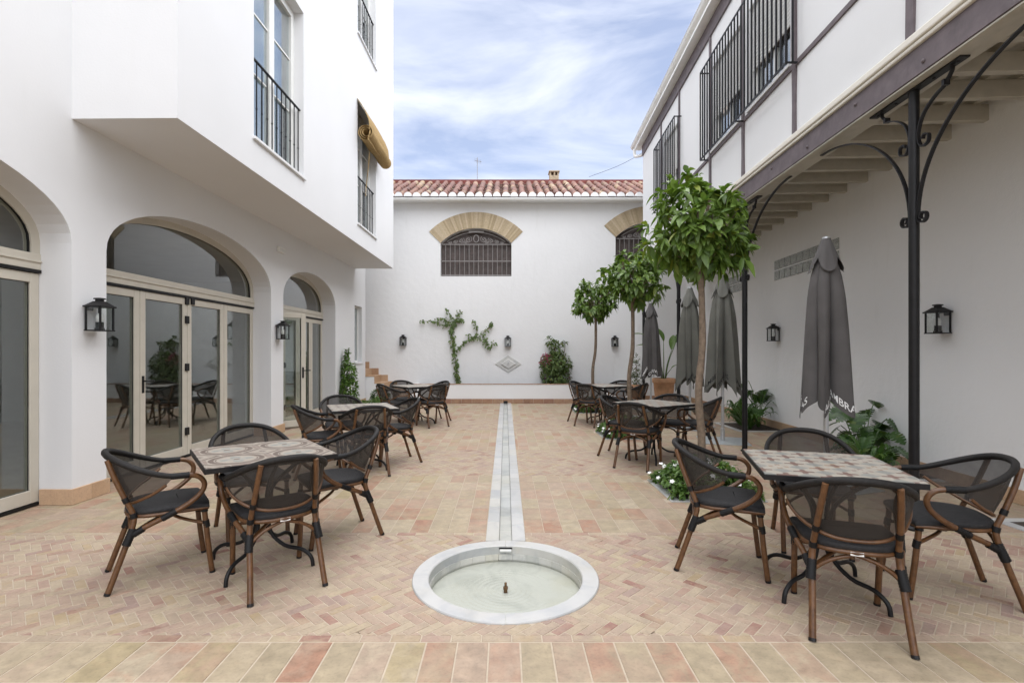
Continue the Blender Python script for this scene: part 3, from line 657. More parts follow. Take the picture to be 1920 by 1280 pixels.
for wi, w in enumerate(BW):
    hh = R(45.5); sh = MB()
    nb = 62
    for k in range(nb):
        a0 = -hh + 2 * hh * (k + .05) / nb; a1 = -hh + 2 * hh * (k + .95) / nb; P = []
        for r, a in ((w['R'], a0), (w['R'], a1), (1.905, a1), (1.905, a0)): P.append((w['cx'] + r * math.sin(a), w['zc'] + r * math.cos(a)))
        y = -.022 - random.uniform(0, .004)
        sh.add([(x, y, z) for x, z in P] + [(x, .02, z) for x, z in P], [(3, 2, 1, 0), (0, 1, 5, 4), (1, 2, 6, 5), (2, 3, 7, 6), (3, 0, 4, 7)])
    sh.build('brick_arch', 'arch_brick', bb, kind='stuff')
    ob = seg_arc(w, 1.90, 24, hh); ib = seg_arc(w, w['R'] + .004, 24, hh); m = MB()
    for i in range(24): m.quad((ob[i][0], -.012, ob[i][1]), (ob[i + 1][0], -.012, ob[i + 1][1]), (ib[i + 1][0], -.012, ib[i + 1][1]), (ib[i][0], -.012, ib[i][1]))
    m.build('arch_mortar', 'mortar', bb)
    A = seg_arc(w, w['R']); m = MB(); m.add([(x, .22, z) for x, z in [(w['x0'], w['sill'])] + A + [(w['x1'], w['sill'])]], [tuple(range(len(A) + 2))])
    wo = m.build('window', 'dark_wood', bb)
    n = 8
    for k in range(n):
        a, b = w['x0'] + (w['x1'] - w['x0']) * (k + .02) / n, w['x0'] + (w['x1'] - w['x0']) * (k + .98) / n; MB().box(a, b, .19, .219, w['sill'], w['spring'] - .04).build('shutter_board', 'dark_wood', wo)
    gr = MB()
    for zz in (w['spring'] - .03, w['sill'] + .44, w['sill'] + .03): gr.box(w['x0'], w['x1'], .075, .10, zz, zz + .024)
    go = gr.build('window_grille', 'old_iron', bb)
    bar = MB(); bar.tube([(0, .087, w['sill'] + .01), (0, .087, w['spring'] - .01)], .009, 6); me = bar.mesh('bar')
    nb = 15
    for k in range(1, nb): link('bar', me, 'old_iron', go, loc=(w['x0'] + (w['x1'] - w['x0']) * k / nb, 0, 0))
    # scrollwork in the lunette
    sc_ = MB(); zb = w['spring'] + .0; low = seg_arc(dict(cx=w['cx'], R=1, zc=w['zc'] - .10), w['R'], 24, R(36)); sc_.tube([(x, .087, max(z, zb)) for x, z in low], .010, 6)
    def spiral(cx, cz, r, a0, turns, sgn): return [(cx + sgn * r * (1 - .8 * t / 14) * math.cos(a0 + turns * 2 * math.pi * t / 14), .087, cz + r * (1 - .8 * t / 14) * math.sin(a0 + turns * 2 * math.pi * t / 14)) for t in range(15)]
    for sg in (-1, 1):
        for (dx, dz, r) in ((.22, .13, .10), (.42, .10, .085), (.60, .065, .06), (.30, .05, .05), (.75, .035, .04)):
            sc_.tube(spiral(w['cx'] + sg * dx, zb + dz, r, 2.2, 1.4, sg), .008, 5); sc_.tube(spiral(w['cx'] + sg * (dx + .04), zb + dz * .7, r * .7, -1, 1.2, -sg), .007, 5)
    sc_.tube([(w['cx'] + .075 * math.cos(2 * math.pi * k / 16), .087, zb + .15 + .105 * math.sin(2 * math.pi * k / 16)) for k in range(17)], .013, 6)
    sc_.box(w['cx'] - .22, w['cx'] + .22, .08, .10, zb + .33, zb + .38)
    sc_.build('scrollwork', 'old_iron', go)
# roof
SL = math.atan(.465); ZR = 5.85; Y0 = -.30
m = MB(); rl = 3.0
m.quad((-9, Y0, ZR - .06), (9, Y0, ZR - .06), (9, Y0 + rl, ZR - .06 + rl * .465), (-9, Y0 + rl, ZR - .06 + rl * .465)); 
m.quad((-9, Y0 + rl, ZR + rl * .465), (9, Y0 + rl, ZR + rl * .465), (9, 9, ZR), (-9, 9, ZR))
rf = m.build('roof', 'roof_tile', bb)
def barrel(L, r0, r1, th=.014, seg=7):
    mb = MB(); vs_ = []
    for (y, r) in ((0, r0), (L, r1)):
        for rr in (r, r - th):
            for k in range(seg + 1):
                a = math.pi * k / seg; vs_.append((rr * math.cos(a), y, rr * .85 * math.sin(a)))
    q = seg + 1; fs = [(k, k + 1, 2 * q + k + 1, 2 * q + k) for k in range(seg)] + [(q + k + 1, q + k, 3 * q + k, 3 * q + k + 1) for k in range(seg)] + [(k + 1, k, q + k, q + k + 1) for k in range(seg)]
    return mb.add(vs_, fs).mesh('roof_tile', 50)
bt = barrel(.44, .098, .082); PITCH = .252; random.seed(21)
nrow = 8; cols = [k for k in range(-15, 19)]
for k in cols:
    jx = random.uniform(-.012, .012)
    for r in range(nrow):
        s = r * .36; link('roof_tile', bt, 'roof_tile', rf, loc=(k * PITCH + jx + random.uniform(-.012, .012), Y0 + s * math.cos(SL) - (.02 if r == 0 else 0), ZR - .035 + s * math.sin(SL) + random.uniform(0, .012)), rot=(SL + R(2.5) + random.uniform(-.02, .02), 0, random.uniform(-.05, .05)))
m = MB()      # channel tiles between
for k in range(-15, 19):
    x = (k + .5) * PITCH
    for r in range(nrow):
        s = r * .36; y = Y0 + s * math.cos(SL); z = ZR - .02 + s * math.sin(SL); vs_ = []
        for (dy, rad) in ((-.03, .085), (.42, .098)):
            for q in range(6):
                a = math.pi + math.pi * q / 5; vs_.append((x + rad * math.cos(a), y + dy * math.cos(SL), z + dy * math.sin(SL) + .07 + rad * .8 * math.sin(a) - .02 + (.03 if dy < 0 else 0)))
        m.add(vs_, [(q, q + 1, 6 + q + 1, 6 + q) for q in range(5)])
m.build('channel_tiles', 'roof_tile', rf, kind='stuff')
for k in cols:
    m = MB(); seg = 9; pts = [(.112 * math.cos(math.pi * q / seg), .125 * math.sin(math.pi * q / seg)) for q in range(seg + 1)]
    vs_ = [(x, -.03, z) for x, z in pts] + [(x, .10, z + .02) for x, z in pts]; m.add(vs_, [tuple(range(seg, -1, -1))] + [(q, q + 1, seg + 2 + q, seg + 1 + q) for q in range(seg)])
    m.build('eave_tile', 'plaster_rough', rf, loc=(k * PITCH + random.uniform(-.01, .01), Y0 - .03, ZR - .045 + random.uniform(-.006, .006)))
m = MB(); m.box(-9, 9, Y0 - .012, Y0 + .298, ZR - .139, ZR - .062); m.build('eave_board', 'plaster_rough', bb)
zr = ZR + 2.72 * .465; m = MB(); m.box(-9, 9, 2.42, 2.75, zr - .22, zr + .10); m.build('ridge', 'red_ridge', bb)
# gutter
def half_gutter(L, r, seg=10):
    mb = MB(); vs_ = []
    for y in (0, L):
        for rr in (r, r - .006):
            for k in range(seg + 1):
                a = math.pi + math.pi * k / seg; vs_.append((rr * math.cos(a), y, rr * math.sin(a)))
    q = seg + 1; fs = [(k, k + 1, 2 * q + k + 1, 2 * q + k) for k in range(seg)] + [(q + k, q + k + 1, 3 * q + k + 1, 3 * q + k) for k in range(seg)]
    mb.add(vs_, fs)
    for y in (0, L): mb.tube([(r, y, 0), (r, y, .001)], .004, 4)
    mb.tube([(-r, 0, 0), (-r, L, 0)], .009, 6); return mb
gm = half_gutter(16.0, .075); go = gm.build('gutter', 'white_metal', bb, 40, loc=(8, Y0 - .09, ZR - .115), rot=R(90))
gb = MB(); gb.tube([(.079 * math.cos(math.pi + math.pi * k / 8), 0, .079 * math.sin(math.pi + math.pi * k / 8)) for k in range(9)], .008, 5); gbm = gb.mesh('gutter_bracket')
for k in range(30): link('gutter_bracket', gbm, 'white_metal', go, loc=(0, .3 + k * .53, 0))
# stairs at the left, skirting, planter
st = empty('staircase', (-3.4, 14.1, 0), 0, label='short tiled stair climbing to the left against the back wall', category='staircase')
steps = [(-2.81, .19), (-3.08, .375), (-3.35, .56), (-3.62, .75), (-3.89, .935), (-4.16, 1.12)]
for i, (xe, z) in enumerate(steps):
    xw = steps[i + 1][0] if i < 5 else -5.5
    MB().box(xw - (xe), 0, 0.0, .745, -z, -.028).build('step_body', 'plaster_rough', st, loc=(xe + 3.4, 0, z))
    MB().box(xw - xe - .0, .018, -.012, .745, -.027, 0).build('tread_tile', 'skirting', st, loc=(xe + 3.4, 0, z), bevel=.003)
    MB().box(.001, .014, .002, .744, -z + (steps[i - 1][1] if i else .0) + .001, -.0275).build('riser_tile', 'skirting', st, loc=(xe + 3.4, 0, z))
    MB().box(xw - xe + .0, .0 + (.0), .728, .748, .001, .185).build('wall_tile', 'skirting', st, loc=(xe + 3.4 - .06, 0, z), bevel=.002)
    if i: MB().box(-.02, .0, .727, .747, -.185, .001).build('wall_tile', 'skirting', st, loc=(xe + 3.4 - .06 + .12, 0, z + .001)) if False else None
pl = empty('wall_planter', (0, 14.0, 0), 0, label='long low white planter wall with tiled foot below the back wall', category='planter')
PX0, PX1 = -2.6, 3.40
m = MB(); m.box(PX0, PX1, 0, .12, 0, .515); m.box(PX1 - .12, PX1, .121, .84, 0, .515); m.box(PX0, PX0 + .12, .121, .84, 0, .515); m.build('wall', 'plaster_rough', pl, bevel=.012)
MB().box(PX0 + .12, PX1 - .12, .12, .84, .2, .47).build('soil', 'soil', pl)
x = PX0
while x < PX1 - .01:
    e = min(x + .28, PX1); MB().box(x + .002, e - .002, -.010, .115, .5152, .532).build('coping_tile', 'skirting_red', pl, bevel=.003)
    MB().box(x + .002, e - .002, -.018, -.0005, .002, .125).build('skirting_tile', 'skirting_red', pl, bevel=.002); x += .28
MB().box(-.055, .055, -.0215, -.0185, .003, .07).build('outlet', 'black_plastic', pl)
x = PX1 + .02
while x < 5.3:
    MB().box(x + .002, x + .298, -.02, -.0005, .002, .14).build('skirting_tile', 'skirting', bb, bevel=.002); x += .30
# plaque
pq = empty('marble_plaque', (.075, DB, 1.06), 0, label='white diamond shaped marble fountain plaque on the back wall', category='plaque')
m = MB(); m.add([(-.385, -.02, 0), (0, -.02, -.25), (.385, -.02, 0), (0, -.02, .25), (-.385, 0, 0), (0, 0, -.25), (.385, 0, 0), (0, 0, .25)], [(0, 1, 2, 3), (0, 4, 5, 1), (1, 5, 6, 2), (2, 6, 7, 3), (3, 7, 4, 0)]).build('outer_slab', 'marble_plaque', pq, bevel=.006)
m = MB(); m.add([(-.21, -.045, 0), (0, -.045, -.135), (.21, -.045, 0), (0, -.045, .135), (-.23, -.0205, 0), (0, -.0205, -.15), (.23, -.0205, 0), (0, -.0205, .15)], [(0, 1, 2, 3), (0, 4, 5, 1), (1, 5, 6, 2), (2, 6, 7, 3), (3, 7, 4, 0)]).build('inner_slab', 'marble_plaque', pq, bevel=.006)
m = MB(); m.lathe([(.012, 0), (.016, .05), (.010, .08), (.014, .085)], 10, (0, -.06, -.02)).build('spout', 'alu', pq)
# chimney, aerial, far roof behind
chm = empty('chimney', (1.72, DB + 3.4, 7.32), 0, label='small square stone chimney behind the tiled roof', category='chimney')
m = MB(); m.box(-.16, .16, -.16, .16, -.6, .32); m.box(-.16, -.11, -.16, .16, .32, .44); m.box(.11, .16, -.16, .16, .32, .44); m.box(-.02, .03, -.16, .16, .32, .44); m.build('stack', 'chimney_stone', chm); MB().box(-.19, .19, -.19, .19, .44, .49).build('cap', 'chimney_stone', chm, bevel=.008)
an = empty('tv_aerial', (-1.07, DB + 4.5, 7.6), 0, label='thin television aerial mast above the back roof', category='aerial')
MB().tube([(0, 0, -1.2), (0, 0, 1.15)], .011, 6).build('mast', 'old_iron', an); m = MB(); m.tube([(-.10, -.1, 1.0), (.16, .1, 1.02)], .007, 5)
for k in range(5): m.tube([(-.08 + k * .05, -.09 + k * .045, .93 - .0), (-.08 + k * .05, -.09 + k * .045, 1.10)], .005, 4)
m.build('antenna', 'old_iron', an)
m = MB(); m.tube(spline([(5.2, 16.5, 8.3), (3.9, 16.8, 7.6), (2.8, 17.2, 7.28)], 5), .006, 5); m.build('overhead_wire', 'black_plastic', label='thin dark wire sagging down behind the back roof', category='wire')

# ------------------------------------------------------------------ right building
AR = math.atan(.05)
def Rw(u, a, z):
    u += .15 + (.13 if a > 4 else 0); return (u * math.sin(AR) + a * math.cos(AR), u * math.cos(AR) - a * math.sin(AR), z)
rb = empty('right_building', (.15 * math.sin(AR), .15 * math.cos(AR), 0), -AR, label='white timber framed building on the right with overhanging upper storey', category='building')
WX, FX, YN, YF = 4.50, 2.93, -3.0, 13.45
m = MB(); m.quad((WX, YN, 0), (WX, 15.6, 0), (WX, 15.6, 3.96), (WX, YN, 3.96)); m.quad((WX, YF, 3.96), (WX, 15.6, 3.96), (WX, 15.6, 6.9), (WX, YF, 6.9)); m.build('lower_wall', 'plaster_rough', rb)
RWIN = [(5.80, 6.90, 4.66, 6.0), (7.20, 8.30, 4.66, 6.0), (10.15, 11.35, 4.66, 6.0)]
m = MB()
us = sorted({YN, YF, *[r[0] for r in RWIN], *[r[1] for r in RWIN]})
tmp = MB(); wall_rects(tmp, YN, YF, 3.80, 6.80, RWIN, 0, .14)
m.add([(FX - x, y, z) for x, y, z in tmp.v], tmp.f)
m.quad((FX, YF, 3.8), (8, YF, 3.8), (8, YF, 7.2), (FX, YF, 6.8)); m.quad((FX - .2, YN, 6.98), (FX - .2, YF + .45, 6.98), (8.0, YF + .45, 8.6), (8.0, YN, 8.6))
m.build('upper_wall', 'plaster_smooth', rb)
m = MB(); m.quad((FX, YN, 3.90), (FX, YF, 3.90), (WX, YF, 3.90), (WX, YN, 3.90)); m.build('ceiling_boards', 'cream_wood', rb)
# ceiling battens seen between the joists
for k in range(5):
    x = 3.22 + k * .28; MB().box(x, x + .07, YN, YF, 3.842, 3.899).build('batten', 'cream_wood', rb)
# beam
MB().box(FX + .02, FX + .24, YN, YF, 3.50, 3.68).build('beam', 'cream_wood', rb, bevel=.006)
MB().box(FX - .02, FX + .019, YN, YF, 3.488, 3.70).build('fascia_board', 'purple_wood', rb, bevel=.004)
MB().box(FX - .012, FX + .10, YN, YF, 3.470, 3.487).build('bead', 'cream_wood', rb, bevel=.004)
m = MB(); m.box(FX - .045, FX + .05, YN, YF, 3.7005, 3.735); m.box(FX - .06, FX + .05, YN, YF, 3.7355, 3.80); m.build('cornice', 'plaster_cream', rb, bevel=.012)
bolt = MB(); bolt.lathe([(.018, 0), (.016, .008), (.006, .016)], 10); bme = bolt.mesh('bolt')
for k in range(14): link('bolt', bme, 'purple_wood', rb, loc=(FX - .02, 2.2 + k * .8, 3.56 + (k % 2) * .06), rot=(0, R(-90), 0))
jm = MB(); jm.box(FX + .10, WX + .01, -.034, .034, 3.681, 3.8415); jme = jm.mesh('joist')
for k in range(-8, 20):
    y = 4.69 + .455 * k + random.uniform(-.01, .01)
    if y < YF - .1: link('joist', jme, 'cream_wood', rb, loc=(0, y, 0), bevel=.006)
# timber framing on facade
for y, wd, z0, z1 in ((3.945, .08, 3.80, 6.54), (5.69, .07, 3.80, 6.54), (7.07, .07, 3.80, 6.54), (8.37, .07, 3.80, 6.54), (10.12, .07, 3.8, 6.54), (11.53, .07, 3.8, 6.54), (2.2, .08, 3.8, 6.54), (.4, .08, 3.8, 6.54)):
    pts = []; n = 8; mb = MB(); random.seed(int(y * 100))
    L = [(-wd / 2 + random.uniform(-.006, .006), z0 + (z1 - z0) * k / n) for k in range(n + 1)]; Rr = [(wd / 2 + random.uniform(-.006, .006), z0 + (z1 - z0) * k / n) for k in range(n + 1)]
    for i in range(n):
        a, b, c, d = L[i], Rr[i], Rr[i + 1], L[i + 1]
        mb.add([(FX - .022, y + a[0], a[1]), (FX - .022, y + b[0], b[1]), (FX - .022, y + c[0], c[1]), (FX - .022, y + d[0], d[1]), (FX, y + a[0], a[1]), (FX, y + b[0], b[1]), (FX, y + c[0], c[1]), (FX, y + d[0], d[1])], [(0, 1, 2, 3), (0, 4, 7, 3), (1, 5, 6, 2)])
    mb.build('timber_post', 'purple_wood', rb)
for a, b in ((YN, 5.655), (5.725, 7.035), (7.105, 8.335), (8.405, 10.085), (10.155, 11.495)):
    MB().box(FX - .018, FX, a, b, 4.555, 4.615).build('timber_rail', 'purple_wood', rb, bevel=.006)
MB().box(FX - .028, FX, YN, YF, 6.54, 6.79).build('eave_board', 'purple_wood', rb)
m = MB(); m.box(FX - .17, FX + .02, YN, YF + .3, 6.80, 6.84); m.build('eave_soffit', 'white_metal', rb)
gm = half_gutter(YF + .55 - YN, .085); go = gm.build('gutter', 'white_metal', rb, 40, loc=(FX - .13, YN, 6.99))
m = MB(); m.box(FX - .215, FX - .15, YN, YF + .5, 6.985, 7.01); m.build('eave_trim', 'white_metal', rb)
gb = MB(); gb.tube([(.09 * math.cos(math.pi + math.pi * k / 8), 0, .09 * math.sin(math.pi + math.pi * k / 8)) for k in range(9)] + [(.13, 0, -.06)], .006, 5); gbm = gb.mesh('gutter_bracket')
for k in range(16): link('gutter_bracket', gbm, 'white_metal', go, loc=(0, .35 + k * 1.05, 0))
m = MB(); m.tube(spline([(FX - .13, YF + .45, 6.90), (FX - .13, YF + .45, 6.80), (FX - .11, YF + .43, 6.70), (FX - .02, YF + .30, 6.66), (FX + .05, YF + .12, 6.62), (FX + .06, YF + .06, 6.5), (FX + .06, YF + .06, 3.9)], 4), .042, 10); m.build('downpipe_elbow', 'white_metal', rb, 40)
# windows with roller shutters and cage grilles
for (a, b, c, d) in RWIN:
    m = MB(); frame_box(m, a, b, c, d, .055, FX + .085, FX + .135); m.box(FX + .085, FX + .135, (a + b) / 2 - .04, (a + b) / 2 + .04, c + .055, 5.15); w = m.build('window', 'window_white', rb, bevel=.004)
    for p, q in ((a + .055, (a + b) / 2 - .04), ((a + b) / 2 + .04, b - .055)): MB().box(FX + .105, FX + .112, p, q, c + .055, 5.16).build('pane', 'window_glass', w)
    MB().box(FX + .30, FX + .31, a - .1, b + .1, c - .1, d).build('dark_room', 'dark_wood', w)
    z = 5.15
    sl = MB(); sl.add([(FX + .05, a + .02, 0), (FX + .05, b - .02, 0), (FX + .040, a + .02, .012), (FX + .040, b - .02, .012), (FX + .040, a + .02, .036), (FX + .040, b - .02, .036), (FX + .052, a + .02, .046), (FX + .052, b - .02, .046)], [(0, 2, 3, 1), (2, 4, 5, 3), (4, 6, 7, 5)]); sme = sl.mesh('shutter_slat')
    while z < d - .02: link('shutter_slat', sme, 'shutter', w, loc=(0, 0, z)); z += .047
    s_ = MB(); s_.box(FX - .03, FX + .09, a - .02, b + .02, c - .04, c); s_.build('window_sill', 'plaster_smooth', rb, bevel=.004)
def cage(y0, y1, z0, z1, n):
    x = FX - .14; m = MB()
    for z in (z0, z1): m.box(x - .006, x + .006, y0, y1, z - .014, z + .014); m.box(x, FX - .001, y0 - .005, y0 + .007, z - .010, z + .010); m.box(x, FX - .001, y1 - .007, y1 + .005, z - .010, z + .010)
    m.box(x, FX - .001, (y0 + y1) / 2 - .006, (y0 + y1) / 2 + .006, z0 - .01, z0 + .01)
    g_ = m.build('window_grille', 'grille_iron', rb); bar = MB(); bar.box(-.009, .009, -.009, .009, z0, z1); me = bar.mesh('bar')
    for k in range(n): link('bar', me, 'grille_iron', g_, loc=(x + .0005, y0 + .008 + (y1 - y0 - .016) * k / (n - 1), 0))
    for yy in (y0, y1): link('bar', me, 'grille_iron', g_, loc=(FX - .07, yy, 0))
cage(5.61, 8.47, 4.57, 6.0, 27); cage(10.0, 11.68, 4.57, 6.0, 14)
# skirting and glass blocks
y = 3.0
while y < 14.75:
    MB().box(WX - .02, WX - .0005, y + .002, y + .328, .002, .135).build('skirting_tile', 'skirting', rb, bevel=.002); y += .33
gbk = MB(); gbk.box(-.012, .004, -.090, .090, -.085, .085); gme = gbk.mesh('glass_block')
for grp, y0, n in ((0, 7.65, 10), (1, 10.95, 8)):
    fr = MB(); fr.box(WX - .006, WX - .0005, y0 - .105, y0 - .105 + n * .2 + .01, 2.70, 3.09); pn = fr.build('glass_block_panel', 'plaster_rough', rb)
    for i in range(n):
        for j in range(2): link('glass_block', gme, 'block_glass', pn, bevel=.012, loc=(WX - .008, y0 + i * .2, 2.80 + j * .19))
# iron columns
def iron_column(u, label, near=True):
    c = empty('iron_column', Rw(u, 3.02, 0), -AR, label=label, category='column', group='iron columns carrying the overhang')
    MB().lathe([(.055, 0), (.055, .015), (.036, .03), (.036, 3.455)], 16).build('shaft', 'black_iron', c, 40)
    m = MB(); m.box(-.035, .035, -.48, .48, 3.4555, 3.4695); m.build('head_plate', 'black_iron', c, bevel=.002)
    b = MB(); b.lathe([(.012, 0), (.010, -.008)], 8)
    me = b.mesh('bolt')
    for yy in (-.42, -.2, .2, .42): link('bolt', me, 'black_iron', c, loc=(0, yy, 3.4553))
    for s in (-1, 1):
        big = [(1.25 - 1.25 * math.cos(t), 2.45 + .995 * math.sin(t)) for t in [math.pi / 2 * k / 22 for k in range(22, -1, -1)]]
        big = [(max(p, .0) + .042, z) for p, z in big] 
        cx, cz = .042 + .052, 2.45; spi = []
        for k in range(1, 22):
            a = math.pi + k * .36; r = .052 * (1 - .030 * k); spi.append((cx + r * math.cos(a), cz + r * math.sin(a)))
        mb = MB(); mb.tube([(0, s * p, z) for p, z in big + spi], .0085, 4, sx=1.0, sy=2.6, up=(0, s, 0)) if False else mb.tube([(0, s * p, z) for p, z in big + spi], .017, 4, sx=1.25, sy=.42, up=(1, 0, 0))
        mb.build('arched_bracket', 'black_iron', c, 50)
        P = spline([(.37, 3.452), (.365, 3.42), (.325, 3.375), (.30, 3.35), (.20, 3.31), (.10, 3.235), (.048, 3.13), (.046, 3.05), (.085, 2.99), (.145, 3.005), (.15, 3.06), (.105, 3.075), (.09, 3.045)] if False else [(.37, 3.452, 0), (.365, 3.42, 0), (.325, 3.375, 0), (.30, 3.35, 0), (.20, 3.31, 0), (.10, 3.235, 0), (.050, 3.13, 0), (.050, 3.05, 0), (.085, 2.99, 0), (.145, 3.005, 0), (.15, 3.06, 0), (.105, 3.075, 0), (.09, 3.045, 0)], 4)
        mb = MB(); mb.tube([(0, s * p.x, p.y) for p in P], .016, 4, sx=1.25, sy=.42, up=(1, 0, 0)); mb.box(-.022, .022, s * .31 - .012, s * .31 + .012, 3.345, 3.385); mb.build('scroll_bracket', 'black_iron', c, 50)
    return c
for u, lab in ((4.05, 'black iron column with scrolled brackets, the one behind the front right table'), (7.26, 'black iron column beside the largest orange tree and the umbrellas'), (10.52, 'black iron column rising between the two dark umbrellas and the paddle leaf plant'), (13.78, 'farthest black iron column, beside the farthest umbrella')):
    iron_column(u, lab)

# ------------------------------------------------------------------ lanterns
def lantern():
    t = empty('wall_lantern', category='lantern', group='black wall lanterns', label='x')
    MB().box(0, .012, -.03, .03, .195, .250).build('back_plate', 'lantern_metal', t, bevel=.003)
    m = MB(); frame = [(.028, -.078), (.165, -.078), (.165, .078), (.028, .078)]
    for x, y in frame: m.box(x - .007, x + .007, y - .007, y + .007, .012, .225)
    m.box(.012, .021, -.02, .02, .21, .23)
    m.build('corner_bars', 'lantern_metal', t)
    m = MB(); m.box(.015, .178, -.09, .09, 0, .0118); m.build('base', 'lantern_metal', t, bevel=.003)
    m = MB(); m.box(.010, .186, -.098, .098, .2255, .241); r = m.build('top_ring', 'lantern_metal', t, bevel=.003)
    m = MB(); a = [(.018, -.088), (.176, -.088), (.176, .088), (.018, .088)]; b = [(.062, -.036), (.131, -.036), (.131, .036), (.062, .036)]
    m.add([(x, y, .2415) for x, y in a] + [(x, y, .285) for x, y in b], [(i, (i + 1) % 4, 4 + (i + 1) % 4, 4 + i) for i in range(4)] + [(4, 5, 6, 7)]); m.build('roof', 'lantern_metal', t)
    m = MB(); m.lathe([(.035, .284), (.035, .302), (.050, .304), (.048, .314), (.01, .32)], 16, (.096, 0, 0)); m.build('chimney_cap', 'lantern_metal', t, 40)
    MB().box(.1625, .1637, -.071, .071, .014, .224).build('pane', 'lantern_glass', t)
    MB().box(.035, .158, -.0787, -.0775, .014, .224).build('pane', 'lantern_glass', t); MB().box(.035, .158, .0775, .0787, .014, .224).build('pane', 'lantern_glass', t)
    m = MB(); m.lathe([(.040, .014), (.040, .03), (.033, .032), (.033, .085), (.030, .087)], 16, (.096, 0, 0)); m.build('lamp_holder', 'black_plastic', t, 40)
    m = MB(); m.lathe([(.018, .086), (.028, .11), (.030, .135), (.020, .165), (.004, .172)], 14, (.096, 0, 0)); m.build('bulb', 'window_white', t, 60)
    return t
ln0 = lantern(); LAN = [(Lw(4.90, 0, 1.60), -AL, 'black box lantern on the nearest white pier at the left'), (Lw(8.80, 0, 1.62), -AL, 'black box lantern on the pier between the two glass arches at the left'),
    ((-2.955, DB, 1.585), R(-90), 'small black lantern on the back wall above the stairs'), ((.065, DB, 1.56), R(-90), 'small black lantern on the back wall above the diamond plaque'), ((3.15, DB, 1.56), R(-90), 'small black lantern on the back wall at its right, between tree trunks'),
    (Rw(9.28, WX, 1.60), R(180) - AR, 'black lantern on the right wall between the umbrella and glass blocks'), (Rw(5.50, WX, 1.60), R(180) - AR, 'black lantern on the right wall just past the nearest iron column')]
for i, (p, rz, lab) in enumerate(LAN):
    o = ln0 if i == 0 else copy_tree(ln0); o.location = p; o.rotation_euler = (0, 0, rz); o['label'] = lab

